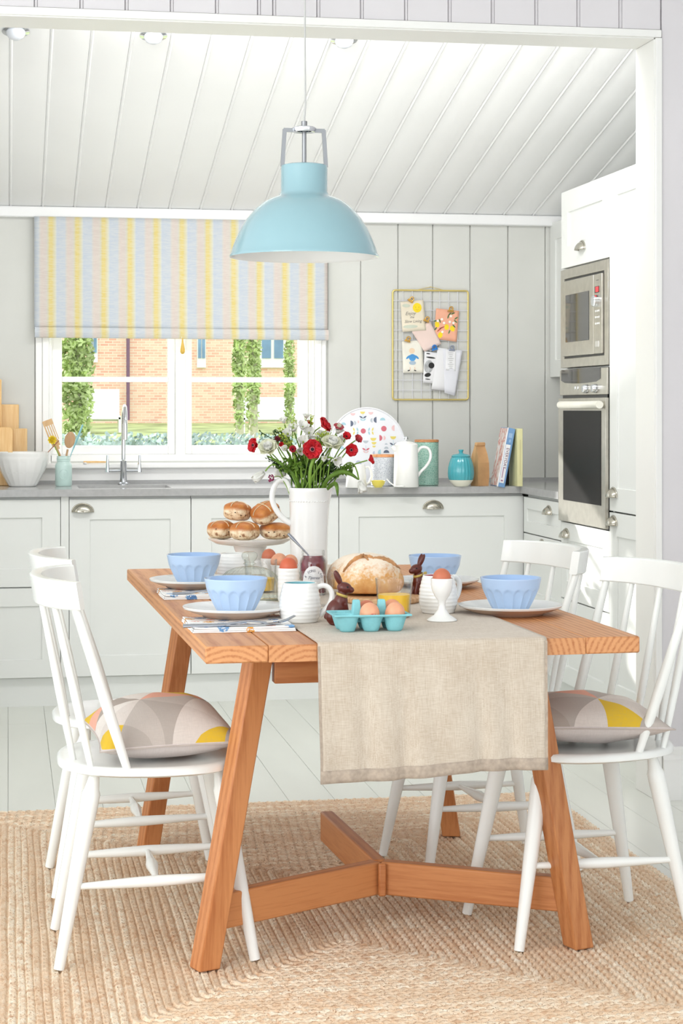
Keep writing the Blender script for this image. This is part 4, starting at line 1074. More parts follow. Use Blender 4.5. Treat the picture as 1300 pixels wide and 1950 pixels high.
text('BE 3', .0055, e1, k_, Matrix.Translation((.004, -.0212, .006)) @ Matrix.Rotation(math.pi/2, 4, 'X'), 'stamp')
egg('light brown egg at the front right of the carton', (cxp+.052, cyp-.025, ez), m_eggl, (.08, .12, 0))
egg('light brown egg at the back right of the carton', (cxp+.056, cyp+.026, ez+.001), P('tan_egg', C(226, 152, 116), .5, var=.05), (0, .05, 0))
egg('darker brown egg at the back middle of the carton', (cxp+.0, cyp+.026, ez), m_eggdark, (-.05, 0, 0))

# chocolate rabbits
def rabbit(label, px, D, rz, s=1):
    x, y = T(px, D); t = thing('chocolate_rabbit', label, 'chocolate', (x, y, ZR-.0005), rz=rz, group='chocolate rabbits on the table')
    m = MB(); E = lambda a: Euler((0, a, 0)).to_matrix()
    m.ball((-.006, 0, .030), (.0215, .019, .027), 20, 14, E(.35)); m.ball((.004, 0, .047), (.0155, .0145, .022), 20, 14, E(.1))
    m.ball((-.012, .009, .018), (.0165, .011, .017), 16, 12); m.ball((-.012, -.009, .018), (.0165, .011, .017), 16, 12)
    m.ball((.012, 0, .0785), (.0165, .0125, .0125), 20, 14, E(.25)); m.ball((.0245, 0, .074), (.0085, .008, .0072), 16, 10)
    m.ball((.006, 0, .064), (.010, .0105, .011), 16, 10)
    for sy in (-1, 1):
        m.ball((-.002+.001*sy, sy*.0055, .100), (.0062, .0048, .0175), 14, 12, Euler((-.12*sy, -.42, 0)).to_matrix())
        m.tube([(.012, sy*.007, .045), (.018, sy*.007, .022), (.017, sy*.007, .004)], [.0065, .0052, .0055], 12)
        m.ball((.021, sy*.007, .0042), (.008, .0052, .0042), 12, 8); m.ball((-.006, sy*.0125, .0045), (.016, .006, .0045), 12, 8)
    m.ball((-.0265, 0, .018), (.006, .0065, .0065), 12, 8)
    m.v = [(a*s, b*s, c*s) for a, b, c in m.v]
    obj('body', m, m_choc, t, smooth=80, remesh=.0013)
    obj('eye', MB().ball((.018*s, -.0108*s, .0812*s), .0022*s, 10, 6), m_stamen, t); obj('eye', MB().ball((.018*s, .0108*s, .0812*s), .0022*s, 10, 6), m_stamen, t)
    rb_ = [(.0065*s+math.cos(a)*.0118*s, math.sin(a)*.0122*s, .0635*s-.004*s*math.cos(a)) for a in [2*math.pi*i/24 for i in range(24)]]
    mb = MB(); vs = [Vector(p)+Vector((0, 0, dz)) for p in rb_ for dz in (-.003*s, .003*s)]
    mb.add(vs, [(2*i, 2*((i+1) % 24), 2*((i+1) % 24)+1, 2*i+1) for i in range(24)])
    obj('ribbon', mb, m_gold, t, smooth=80, solid=.0008)
    return t
r1 = rabbit('milk chocolate rabbit with a gold ribbon, facing right between mug and egg carton', 645, 4.18, -.12, 1.04)
r2 = rabbit('milk chocolate rabbit with a gold bow, facing left before the far right bowl', 800, 4.72, math.pi+.35, 1.0)
for s in (-1, 1): obj('bow_loop', MB().ball((-.008, .010+.0*s, .066), (.009, .003, .005), 10, 8, Euler((0, s*.5, .5)).to_matrix()), m_gold, r2)

# tumblers
def tumbler(label, px, D, juice, zt=ZR):
    x, y = T(px, D); t = thing('tumbler', label, 'glass', (x, y, zt), rz=px*.01, group='hammered glass tumblers')
    dim = lambda th, i, r, z: 1+.018*math.sin(th*11+z*260)*math.sin(z*340+th*3)*(z < .078)*(z > .01)
    obj('glass', MB().lathe([(0, 0), (.033, 0), (.036, .002)]+[(.036+.0072*q/12, .002+.086*q/12) for q in range(1, 13)]+[(.0428, .0893)]+[(.0414-.0070*q/12, .0885-.079*q/12) for q in range(13)]+[(0, .009)], 66, mod=dim), m_glass, t, smooth=80)
    if juice:
        obj('juice', MB().lathe([(0, .0095), (.0340, .0095), (.0342+.0058*(juice-.0095)/.078, juice), (.0336+.0058*(juice-.0095)/.078, juice+.0007), (0, juice)], 48), m_juice, t, smooth=50)
    return t
tumbler('hammered glass of orange juice behind the egg carton', 750, 4.33, .052)
tumbler('empty hammered tumbler behind the aqua mug handle', 604, 4.50, 0)
tumbler('hammered glass of orange juice behind the glass cloche', 496, 4.93, .040, ZR if False else ZT)

# jam jar and spoon
x, y = T(596, 4.86); jj = thing('jam_jar', 'open glass jar of dark red jam with a white label and a spoon in it', 'jar', (x, y, ZR))
nf = lambda th, i, r, z: 1
obj('glass', MB().lathe([(0, 0), (.030, 0), (.0335, .004), (.0345, .02), (.0345, .083), (.0325, .091), (.0285, .097), (.0280, .099), (.0295, .101), (.0295, .1035), (.0278, .1045), (.0295, .1065), (.0292, .113), (.0275, .1145), (.0262, .113), (.0262, .098), (.031, .088), (.0325, .08), (.0325, .006), (0, .004)], 56), m_jarglass, jj, smooth=60)
obj('jam', MB().lathe([(0, .0045), (.0322, .006), (.0325, .08), (.0308, .0885), (.0262, .0965), (.0262, .101), (.0, .102)], 48), m_jam, jj, smooth=50)
def lab(u, v):
    th = -math.pi/2-.12+(u-.5)*1.75; top = .030+.038*math.sqrt(max(0, 1-(2*u-1)**2)); z = .020+(top-.012)*v*1.0+0
    return (.0351*math.cos(th), .0351*math.sin(th), z)
obj('label', MB().grid(24, 8, lab), m_paper, jj, smooth=80)
m_inkd = P('dark_label_ink', C(70, 66, 92), .6)
s = '& SONS LTD'
for i, chh in enumerate(s):
    if chh == ' ': continue
    ang = (i-(len(s)-1)/2)*.235; u = .5+math.sin(ang)*.40; th = -math.pi/2-.12+(u-.5)*1.75; z = .044+.030*math.cos(ang)-.010
    M = Matrix.Translation((.0354*math.cos(th), .0354*math.sin(th), z)) @ Matrix.Rotation(th+math.pi/2, 4, 'Z') @ Matrix.Rotation(math.pi/2, 4, 'X') @ Matrix.Rotation(-ang*.8, 4, 'Z')
    text(chh, .0085, jj, m_inkd, M)
text('Tiptree', .0105, jj, m_inkd, Matrix.Translation((-.005, -.0357, .046)) @ Matrix.Rotation(-.12, 4, 'Z') @ Matrix.Rotation(math.pi/2, 4, 'X'), shear=.5)
sn = thing('spoon', 'steel spoon standing in the jam jar, handle leaning left', 'spoon', (x, y, ZR))
h0 = Vector((.008, .0, .080)); h1 = Vector((-.066, -.008, .158))
obj('handle', MB().tube([h0+(h1-h0)*q for q in (0, .3, .6, .85, 1)], [.002, .0024, .0034, .0055, .0045], 10, flat=.45), m_cutl, sn, smooth=80)
obj('bowl', MB().ball((.014, 0, .072), (.012, .018, .0035), 16, 8, Euler((0, .9, 0)).to_matrix()), m_cutl, sn, smooth=80)

# bread and its board
x, y = T(727, 4.68)
bb = thing('bread_board', 'round wooden board under the loaf, right behind the juice glass', 'board', (x, y, ZR))
obj('board', MB().lathe([(0, 0), (.092, 0), (.0955, .004), (.0955, .012), (.092, .016), (0, .016)], 64), m_boardw, bb, smooth=30)
k = NT('crusty_loaf'); v = k.coord(); sp = k.n('ShaderNodeSeparateXYZ'); k.put(sp.inputs[0], v)
n1 = k.noise(v, 28, 4, .6); n2 = k.noise(v, 140, 3, .6)
crust = k.ramp(n1, [(.3, C(214, 150, 84)), (.7, C(238, 190, 124))])
fl2 = k.math('ADD', k.math('MULTIPLY', sp.outputs[2], 12.0), k.math('MULTIPLY', k.math('SUBTRACT', n2, .5), 1.1))
fl2 = k.math('ADD', fl2, k.math('MULTIPLY', k.math('SUBTRACT', n1, .5), .9))
fac = k.ramp(fl2, [(.5, (0, 0, 0)), (.95, (.85, .85, .85))])
k.put(k.b.inputs['Base Color'], k.mix(fac, crust, C(246, 236, 220))); k.b.inputs['Roughness'].default_value = .85; k.bump(n2, .5, .003); m_loaf = k.m
def loafshape(v_, sd=2):
    r = 1+.06*mnoise.noise(v_*1.7+Vector((sd, 0, 0)))+.018*mnoise.noise(v_*6)
    z = v_.z*r
    if z < -.42: z = -.42+(z+.42)*.12
    return Vector((v_.x*r, v_.y*r, z))
bx_, by_ = T(703, 4.71)
br = thing('bread_loaf', 'round floury crusty loaf with a split crust on the wooden board', 'bread', (bx_, by_, ZR+.016))
obj('loaf', MB().ball((0, 0, .036), (.083, .080, .068), 64, 40, fn=loafshape), m_loaf, br, smooth=80)
m_crustd = P('dark_crust', C(216, 160, 108), .8, var=.25, vs=40, bump=.6, bs=120)
def arcp(cx, cz, ra, rb, a0, a1, y0, n=16):
    return [(cx+ra*math.cos(a0+(a1-a0)*i/n), y0+.006*math.sin(3*i/n*math.pi), cz+rb*math.sin(a0+(a1-a0)*i/n)) for i in range(n+1)]
def onloaf(th, ph, k_=1.0):
    v_ = Vector((math.cos(ph)*math.cos(th), math.cos(ph)*math.sin(th), math.sin(ph))); v_ = loafshape(v_)
    return Vector((v_.x*.083*k_, v_.y*.080*k_, .036+v_.z*.068*k_))
ridge = [onloaf(math.pi*(1.25-.0*i/22)-1.9*i/22+0, .62+.62*math.sin(math.pi*i/22), 1.0) for i in range(23)]
r_a = [onloaf(-2.75+.95*i/18, .35+.75*math.sin(math.pi*.75*i/18), 1.0) for i in range(19)]
r_b = [onloaf(-1.5+1.35*i/18, 1.02-.62*(i/18)**1.4, 1.0) for i in range(19)]
r_c = [onloaf(-2.3+.8*i/14, .95+.15*math.sin(i/14*3), 1.0) for i in range(15)]
for nm, r_, wv in (('crust_flap', r_a, .0125), ('crust_ridge', r_b, .0085), ('crust_ridge', r_c, .0075)):
    n = len(r_); obj(nm, MB().tube(r_, [wv*(.3+.7*math.sin(math.pi*(i+.5)/n))*(1+.15*math.sin(i*2.3)) for i in range(n)], 8, flat=.38), m_crustd, br, smooth=80)
bx_, by_ = T(676, 4.90)
b2 = thing('bread_roll', 'pale floury loaf showing behind the left of the split-crust loaf', 'bread', (bx_, by_, ZR))
obj('loaf', MB().ball((0, 0, .040), (.072, .06, .062), 40, 28, fn=lambda v_: loafshape(v_, 7)), m_loaf, b2, smooth=80)

# cake stand with buns
x, y = T(476, 5.52); ZS = .8515
cs = thing('cake_stand', 'white pedestal cake stand holding spiced buns, at the far left of the table', 'cake stand', (x, y, ZT))
hs = ZS-ZT
obj('plate', MB().lathe([(0, hs), (.105, hs), (.119, hs+.005), (.123, hs+.0045), (.121, hs), (.10, hs-.012), (.06, hs-.018), (0, hs-.018)], 72), m_white, cs, smooth=60)
obj('pedestal', MB().lathe([(.0, hs-.017), (.05, hs-.0175), (.046, hs-.03), (.034, hs-.055), (.034, .03), (.045, .012), (.06, .004), (.061, 0), (0, 0)], 48), m_white, cs, smooth=60)
k = NT('glazed_bun'); v = k.coord(); sp = k.n('ShaderNodeSeparateXYZ'); k.put(sp.inputs[0], v)
n1 = k.noise(v, 45, 5, .65); n2 = k.noise(v, 30, 3)
h_ = k.math('ADD', sp.outputs[2], k.math('MULTIPLY', k.math('SUBTRACT', n2, .5), .012))
side = k.ramp(n1, [(.36, C(146, 100, 68)), (.43, C(222, 190, 150)), (.52, C(240, 218, 184)), (.8, C(252, 240, 218))])
topc = k.ramp(n2, [(.3, C(176, 96, 40)), (.7, C(222, 150, 76))])
fc = k.ramp(h_, [(.0005, (0, 0, 0)), (.006, (1, 1, 1))])
k.put(k.b.inputs['Base Color'], k.mix(fc, side, topc)); k.b.inputs['Roughness'].default_value = .45; k.bump(n1, .5, .003); m_bun = k.m
m_cross = P('bun_cross', C(244, 226, 190), .7)
m_rais = P('raisin', C(62, 34, 24), .5)
def bunshape(v_, sd):
    f = 1/((abs(v_.x)**3.2+abs(v_.y)**3.2+abs(v_.z)**2.6)**(1/3.2)); r = f*(1+.05*mnoise.noise(v_*2+Vector((sd, 3, 0))))
    return v_*r
def bun(label, loc, rot, r=(.0395, .037, .026), sd=1, cross=True):
    t = thing('spiced_bun', label, 'bun', loc, rot=rot, group='hot cross buns on the cake stand')
    obj('dough', MB().ball((0, 0, 0), r, 36, 24, fn=lambda v_: bunshape(v_, sd)), m_bun, t, smooth=80)
    if cross:
        for q in (0, 1):
            pts = []
            for i in range(15):
                a = -1.15+2.3*i/14; v_ = Vector((math.sin(a), 0, math.cos(a))) if q == 0 else Vector((0, math.sin(a), math.cos(a)))
                v_ = bunshape(v_, sd); pts.append((v_.x*r[0], v_.y*r[1], v_.z*r[2]))
            obj('cross_stripe', MB().tube(pts, .0036, 6, flat=.4), m_cross, t, smooth=80)
    rr2 = random.Random(sd)
    for i in range(3):
        a = rr2.uniform(3.4, 6.0); e = rr2.uniform(-.5, .3); v_ = bunshape(Vector((math.cos(a)*math.cos(e), math.sin(a)*math.cos(e), math.sin(e))), sd)
        obj('raisin', MB().ball((v_.x*r[0]*.985, v_.y*r[1]*.985, v_.z*r[2]*.985), (.0034, .002, .0016), 8, 6), m_rais, t)
    return t
sb = lambda px, D, z: (*T(px, D), z)
bun('hot cross bun at the left end of the bottom row on the stand', sb(422, 5.53, ZS+.0265), (0, 0, .5), sd=1)
bun('hot cross bun in the front middle of the bottom row', sb(466, 5.47, ZS+.0268), (0, 0, .75), r=(.041, .037, .0265), sd=2)
bun('plain brown spiced bun at the right end of the bottom row', sb(524, 5.51, ZS+.0248), (0, 0, .2), r=(.044, .038, .0245), sd=3, cross=False)
bun('upper left bun of the two stacked on top', sb(452, 5.51, ZS+.0815), (0, .12, .9), r=(.039, .036, .027), sd=4)
bun('upper right bun of the two stacked on top, tipped forward', sb(505, 5.50, ZS+.078), (.15, -.45, .4), r=(.041, .037, .0285), sd=5)

# glass cloche and dish
x, y = T(475, 4.72); cl = thing('glass_cloche', 'ribbed glass cloche with a faceted knob, left of the tall egg cup', 'cloche', (x, y, ZT+.008))
rib = lambda th, i, r, z: 1+.032*math.cos(th*30)*(1 if z < .075 else max(0, 1-(z-.075)/.01))
dome = [(.076, 0), (.078, .003), (.0765, .01), (.0755, .03), (.073, .045), (.067, .058), (.056, .068), (.040, .0755), (.022, .0795), (.012, .081), (.010, .084)]
dd = []
for (a, b), (c_, d_) in zip(dome[:-1], dome[1:]):
    for q in range(3): dd.append((a+(c_-a)*q/3, b+(d_-b)*q/3))
obj('dome', MB().lathe(dd+[dome[-1]], 180, mod=rib), m_greenglass, cl, smooth=80)
fac_ = lambda th, i, r, z: 1+.06*abs(math.sin(th*4))
obj('knob', MB().lathe([(.010, .084), (.016, .087), (.010, .091), (.0165, .098), (.0195, .106), (.0185, .113), (.012, .117), (0, .1165)], 32, mod=fac_), m_greenglass, cl, smooth=25)
dsh = thing('butter_dish', 'green-tinged glass dish under the ribbed cloche', 'dish', (x, y, ZT))
obj('dish', MB().lathe([(0, .002), (.05, .002), (.055, 0), (.058, .003), (.078, .006), (.083, .012), (.0815, .012), (.076, .0075), (.0, .007)], 60), m_greenglass, dsh, smooth=60)
obj('base_ring', MB().lathe([(.05, 0), (.054, 0), (.054, .003), (.05, .003), (.05, 0)], 48), P('pale_green_glass', C(196, 214, 180), .2), dsh)

# eggs in a small white dish behind
x, y = T(541, 5.22); wd = thing('egg_bowl', 'small white dish of light brown eggs behind the tall egg cup', 'bowl', (x, y, ZT))
obj('dish', MB().lathe([(0, 0), (.02, 0), (.024, .003), (.034, .03), (.040, .052), (.0385, .0525), (.032, .03), (.02, .007), (0, .006)], 40), m_white, wd, smooth=60)
egg('light egg at the left of the small white dish', (x-.017, y, ZT+.062), m_eggl, (1.2, 0, .6), .95); egg('light egg at the right of the small white dish', (x+.018, y+.002, ZT+.058), m_eggl, (1.2, .3, -.5), .95)
x, y = T(512, 5.27); ec = thing('egg_cup', 'white egg cup with a brown egg, glimpsed behind the juice glass', 'egg cup', (x, y, ZT))
obj('cup', MB().lathe([(0, 0), (.022, 0), (.022, .003), (.009, .012), (.009, .03), (.02, .044), (.0235, .066), (.0225, .066), (.018, .05), (0, .04)], 36), m_white, ec, smooth=60)
egg('brown egg in the cup behind the juice glass', (x, y, ZT+.0655), m_eggdark, s=.95)

# ================================================================ jug and flowers
jx, jy = T(588, 5.38); sJ = 5.38/FPX; zj = lambda py: CAMH+(780-py)*sJ-ZR
jg = thing('flower_jug', 'tall white ceramic jug with a beaded band, full of red and white flowers', 'jug', (jx, jy, ZR))
def spout(th, i, r, z):
    f = max(0, min(1, (z-zj(985))/(zj(930)-zj(985)))); d = math.cos(th)
    return 1+.17*f*max(0, d)**8
ht = zj(929)
jp = [(0, 0), (.047, 0), (.050, .004), (.0525, .02), (.0535, .08), (.0545, .14), (.0548, ht-.055), (.0556, ht-.035), (.0575, ht-.012), (.0595, ht-.001), (.0588, ht+.001), (.0565, ht-.001), (.0525, ht-.035), (.051, ht-.06), (.050, .02), (0, .01)]
obj('body', MB().lathe(jp, 64, mod=spout), m_white, jg, smooth=60)
hp = [(-.053, 0, ht-.008), (-.066, 0, ht+.020), (-.088, 0, ht+.020), (-.103, 0, ht-.005), (-.105, 0, ht-.035), (-.092, 0, ht-.065), (-.070, 0, ht-.09), (-.053, 0, ht-.10)]
sp_ = []
for a in range(len(hp)-1):
    p0, p1, p2, p3 = [Vector(hp[max(0, min(len(hp)-1, a+q))]) for q in (-1, 0, 1, 2)]
    for q in range(5):
        u = q/5; sp_.append(.5*((2*p1)+(-p0+p2)*u+(2*p0-5*p1+4*p2-p3)*u*u+(-p0+3*p1-3*p2+p3)*u**3))
sp_.append(Vector(hp[-1]))
obj('handle', MB().tube(sp_, .0068, 12, flat=1.3), m_white, jg, smooth=80)
mb = MB()
for i in range(44):
    a = 2*math.pi*i/44; mb.ball((.0562*math.cos(a), .0562*math.sin(a), ht-.037), .0021, 8, 6)
obj('beading', mb, m_white, jg, smooth=80)
# flowers: each one is a thing, origin in the jug mouth
rf = random.Random(11)
def fpos(px, py, dep=0.0):
    D = 5.38+dep; xx, yy = T(px, D); return Vector((xx-jx, yy-jy, CAMH+(780-py)*D/FPX-ZR-ht))
def frame_(ax):
    ax = Vector(ax).normalized(); a = ax.orthogonal().normalized(); return Matrix((a, ax.cross(a), ax)).transposed()
def petal(mb, R, c, ang, L, W, tilt, curl, nu=6, nv=5, ruff=0.0, base=.15):
    # petal leaves the axis at angle 'tilt' from the axis and bends by 'curl'
    sd = rf.random()*9
    def f(u, v):
        s = v; th = tilt+curl*s; wv = W*(base+(1-base)*math.sin(math.pi*min(1, s*.62+.06))**.8)*math.sqrt(max(.0, 1-max(0, s-.75)**2*12)) if s < 1 else W*.25
        rad = 0; hh = 0; n_ = 6
        for q in range(n_):
            t_ = tilt+curl*s*(q+.5)/n_; rad += math.sin(t_)*L*s/n_; hh += math.cos(t_)*L*s/n_
        side = (u-.5)*wv; cup = -((u-.5)**2)*wv*.9
        x_ = rad-cup*-1*math.cos(th)*.8; z_ = hh+((u-.5)**2)*wv*1.2*math.sin(th)+ruff*math.sin(u*11+sd)*s*s
        p = Vector((x_*math.cos(ang)-side*math.sin(ang), x_*math.sin(ang)+side*math.cos(ang), z_))
        return R @ p+c
    mb.grid(nu, nv, f)
def stem(t, c, ax, mat=m_stem, r=.0019, sag=.0, root=None):
    rx_, ry_ = (rf.uniform(-.028, .028), rf.uniform(-.028, .028)) if root is None else root
    p0 = Vector((rx_+c.x*.05, ry_, -.06)); p1 = Vector((rx_*1.1+c.x*.22, ry_*1.2+c.y*.2, .0)); p3 = c-Vector(ax).normalized()*.004; p2 = p3-Vector(ax).normalized()*min(.06, (p3-p1).length*.45)+Vector((0, 0, sag))
    pts = [p0]+[(1-u)**3*p1+3*(1-u)**2*u*(p1*.6+p3*.4+Vector((0, 0, .02+sag)))+3*(1-u)*u*u*p2+u**3*p3 for u in [i/10 for i in range(11)]]
    obj('stem', MB().tube(pts, r, 7), mat, t, smooth=80)
def flower(nm, label, group=None):
    t = thing(nm, label, 'flower', (jx, jy, ZR+ht), group=group); return t
def anemone(label, px, py, ax, R_=.028, dep=0, mat=m_red, cup=1.05, n=7):
    t = flower('anemone', label); c = fpos(px, py, dep); R = frame_(ax); mb = MB()
    for i in range(n): petal(mb, R, c, 2*math.pi*i/n+rf.uniform(-.1, .1), R_*rf.uniform(.92, 1.08), R_*1.0, cup+rf.uniform(-.08, .08), -.35+.5, ruff=.0012)
    for i in range(n): petal(mb, R, c+R @ Vector((0, 0, -.001)), 2*math.pi*(i+.5)/n+rf.uniform(-.1, .1), R_*1.04, R_*1.0, cup+.18, .15, ruff=.0012)
    obj('petals', mb, mat, t, smooth=80, solid=.0004)
    obj('ring', MB().ball(c+R @ Vector((0, 0, R_*.16)), (R_*.30, R_*.30, R_*.09), 16, 8, R), m_pinkp, t)
    obj('centre', MB().ball(c+R @ Vector((0, 0, R_*.26)), (R_*.17, R_*.17, R_*.14), 14, 8, R), m_stamen, t)
    mb = MB()
    for i in range(22):
        a = 2*math.pi*i/22; r0 = R_*rf.uniform(.26, .34); mb.ball(c+R @ Vector((r0*math.cos(a), r0*math.sin(a), R_*.27)), R_*.028, 6, 4)
    obj('stamens', mb, m_stamen, t)
    stem(t, c, ax); return t
anemone('open crimson anemone facing forward, front centre of the bunch', 594, 856, (-.05, -1, .12), .0285, -.06)
anemone('large crimson anemone turned right at the top of the bunch', 612, 812, (.75, -.35, .45), .027, .02, cup=.85)
anemone('red anemone half open, upper centre left of the largest one', 584, 812, (-.3, -.2, .9), .019, .03, cup=.9)
anemone('dark red anemone at the right, above the other right-hand ones', 659, 832, (.1, -.9, .45), .015, -.03, cup=.7)
anemone('red anemone with black centre at lower right of the bunch', 668, 857, (.1, -1, .0), .020, -.03, cup=.9)
anemone('ragged pink and red anemone on the right of the bunch', 678, 838, (.5, -.7, .4), .017, -.02, cup=.6, mat=P('red_pink_petal', C(214, 66, 74), .5, var=.3, vs=90, trans=.2))
anemone('crimson anemone seen side-on at the far right on a thin stem', 702, 876, (1, -.1, .25), .0165, 0, cup=.75)
anemone('scarlet anemone with swept petals at the far left', 484, 848, (-.8, -.5, .1), .0205, 0, cup=1.15, n=5)
anemone('small dark maroon anemone left of the white rose', 528, 838, (.0, -.8, .6), .012, -.02, mat=P('maroon_petal', C(110, 18, 34), .5, var=.2, vs=60), cup=.6)
anemone('small pinkish red bloom right of the left white rose', 533, 845, (.3, -.8, -.2), .011, -.04, mat=m_red, cup=.5)
anemone('rosy half-open bud left of the front anemone', 557, 857, (-.1, -.9, .3), .0155, -.06, mat=P('rose_petal', C(206, 44, 66), .5, var=.2, vs=60, trans=.2), cup=.45)
def rose(label, px, py, ax, R_=.024, dep=0, mats=(m_cream, m_whitep)):
    t = flower('rose', label); c = fpos(px, py, dep); R = frame_(ax)
    for k_, (tl_, n, L, mt) in enumerate(((.75, 6, 1.05, mats[0]), (.5, 6, 1.0, mats[0]), (.32, 5, .95, mats[1]), (.16, 4, .86, mats[1]), (.06, 3, .78, mats[1]))):
        mb = MB()
        for i in range(n): petal(mb, R, c-R @ Vector((0, 0, R_*.8)), 2*math.pi*i/n+k_*.6, R_*1.55*L, R_*1.45*(1-.12*k_), tl_+.25, -.15-.5*tl_ if k_ > 1 else .15, ruff=.001)
        obj('petals', mb, mt, t, smooth=80, solid=.0004)
    stem(t, c-R @ Vector((0, 0, R_*.8)), ax); return t
rose('cream-green ranunculus at the left of the bunch', 510, 851, (-.25, -.75, .65), .021, -.04)
rose('large cream-green rose right of the front anemone', 633, 842, (.1, -.6, .8), .023, -.05)
rose('white rose just behind the front anemone', 598, 838, (0, -.4, 1), .017, .0, (m_whitep, m_whitep))
rose('small pink-edged carnation at the upper right', 645, 812, (.2, -.6, .8), .011, 0, (m_pinkp, m_cream))
def tulip(label, px, py, ax, L=.036, dep=0, openn=.35, sag=.02, n=6, root=None):
    t = flower('tulip', label); c = fpos(px, py, dep); R = frame_(ax); mb = MB()
    for i in range(n): petal(mb, R, c, 2*math.pi*i/n, L, L*.62, openn+(.12 if i % 2 else 0), -.25, ruff=.0012, base=.4)
    obj('petals', mb, m_whitep, t, smooth=80, solid=.0004)
    obj('pistil', MB().ball(c+R @ Vector((0, 0, L*.25)), (.002, .002, .008), 8, 6, R), m_lime, t)
    stem(t, c, ax, sag=sag, r=.0022, root=root); return t
tulip('white tulip drooping at the far left above the jug handle', 503, 899, (-.75, -.1, -.55), .040, -.02, .30, .02, root=(-.03, 0))
tulip('half-open white tulip behind the jug handle', 545, 903, (-.95, .2, .1), .034, .03, .4, .02, root=(-.03, .01))
tulip('white tulip hanging over the right of the jug, petals splayed', 684, 916, (.32, -.2, -1), .036, -.03, .45, .045, root=(.03, 0))
tulip('open white tulip at the lower right of the bunch', 636, 874, (.3, -.7, -.25), .026, -.07, .7, .0)
tulip('white bloom with yellow heart left of the lower right tulip', 622, 872, (-.7, -.6, -.1), .017, -.06, .6, 0)
tulip('white freesia spray above the front anemone', 577, 845, (-.1, -.7, .5), .028, -.02, .7, 0)
tulip('white blossom at top centre of the bunch', 575, 818, (.1, -.6, .7), .028, 0, .75, 0)
tulip('white blossom at the upper left of the bunch', 560, 822, (-.3, -.6, .7), .027, .01, .7, 0)
tulip('white blossom at the upper right of the bunch', 642, 826, (.2, -.5, .7), .024, .01, .7, 0)
tulip('white bud beside the rosy bud', 545, 857, (-.4, -.7, .3), .022, -.04, .5, 0)
tulip('small white blossom rising at the upper left edge', 541, 806, (-.3, -.3, .9), .020, .02, .7, 0)
tulip('faint white blossom standing highest above the bunch', 583, 797, (0, -.2, 1), .017, .03, .8, 0)
tulip('full white blossom right behind the front anemone', 606, 834, (.3, -.7, .5), .026, .0, .75, 0)
tulip('white blossom tucked left of the large rose', 588, 826, (-.1, -.8, .4), .024, .01, .8, 0)
tulip('white blossom between the maroon flower and top lime buds', 548, 828, (-.2, -.8, .4), .024, .0, .7, 0)
tulip('white blossom above the large rose at the right', 646, 840, (.4, -.7, .4), .022, .01, .7, 0)
tulip('white blossom low in the centre right of the rosy bud', 571, 860, (.0, -.9, .1), .020, -.02, .7, 0)
t = flower('scabious', 'small plum-coloured flower head beside the jug handle'); c = fpos(516, 911, -.03); mb = MB()
for i in range(46):
    v_ = Vector((rf.gauss(0, 1), rf.gauss(0, 1), rf.gauss(0, 1))).normalized(); mb.ball(c+Vector((v_.x*.0075, v_.y*.007, v_.z*.011)), .0019, 6, 4)
obj('florets', mb, m_plum, t); stem(t, c, (-.6, 0, -.3), r=.0012, root=(-.035, 0))
def sprig(label, px, py, leaf, n, spread, mat, mat_s, dep=0, big=False, nm='foliage_sprig'):
    t = flower(nm, label, 'green sprigs among the flowers'); t['category'] = 'foliage'; c = fpos(px, py, dep); mb = MB()
    base = Vector((rf.uniform(-.02, .02), rf.uniform(-.02, .02), 0)); ax = (c-base).normalized(); ms = MB()
    for j in range(5):
        e = c+Vector((rf.gauss(0, spread), rf.gauss(0, spread*.6), rf.gauss(0, spread*.8))); st_ = base+(c-base)*rf.uniform(.45, .75)
        ms.tube([base+Vector((0, 0, -.04)), st_, (st_+e)/2+Vector((0, 0, .004)), e], .0011, 5)
        for i in range(int(n*1.7)//5):
            q = rf.uniform(.25, 1.05); p = st_+(e-st_)*q; d = Vector((rf.gauss(0, 1), rf.gauss(0, 1), rf.gauss(.3, 1))).normalized(); s = d.cross(Vector((rf.random(), rf.random(), rf.random()))).normalized(); l_ = leaf*rf.uniform(.8, 1.4)
            up_ = d.cross(s)*l_*.15
            mb.add([p, p+d*l_*.5+s*l_*.24+up_, p+d*l_, p+d*l_*.5-s*l_*.24+up_, p+d*l_*.55], [(0, 1, 4), (1, 2, 4), (2, 3, 4), (3, 0, 4)])
    obj('leaves', mb, mat, t, smooth=60, kind='stuff'); obj('twigs', ms, mat_s, t, kind='stuff'); return t
sprig('dark leafy sprig reaching to the upper left', 522, 823, .010, 70, .012, m_dkgreen, m_dkgreen)
sprig('lime green buds at the top left of the bunch', 547, 812, .009, 70, .014, m_lime, m_stem)
sprig('lime green buds behind the small maroon flower', 545, 832, .010, 80, .013, m_lime, m_dkgreen, -.02)
sprig('lime spray at the very top of the bunch', 590, 800, .009, 50, .010, m_lime, m_stem, .02)
sprig('yellow-green buds left of the large rose', 612, 828, .010, 60, .010, m_lime, m_stem, -.02)
sprig('small lime buds above the white rose on the right', 622, 822, .008, 50, .010, m_lime, m_stem)
sprig('feathery green foliage under the rosy bud', 556, 880, .014, 130, .016, m_green, m_stem, -.06)
sprig('dense curly green foliage at the lower right', 668, 893, .008, 220, .013, m_green, m_dkgreen, -.04)
sprig('curly green foliage below the large rose', 648, 890, .008, 160, .013, m_dkgreen, m_dkgreen, -.03)
sprig('dark green leaves under the front anemone', 600, 890, .022, 60, .014, m_dkgreen, m_dkgreen, .0)
sprig('dark leaves at the left below the cream bloom', 530, 880, .010, 90, .014, m_dkgreen, m_dkgreen, 0)
heart = sprig('green leaves in the heart of the bunch', 575, 880, .018, 80, .018, m_green, m_stem, .02)
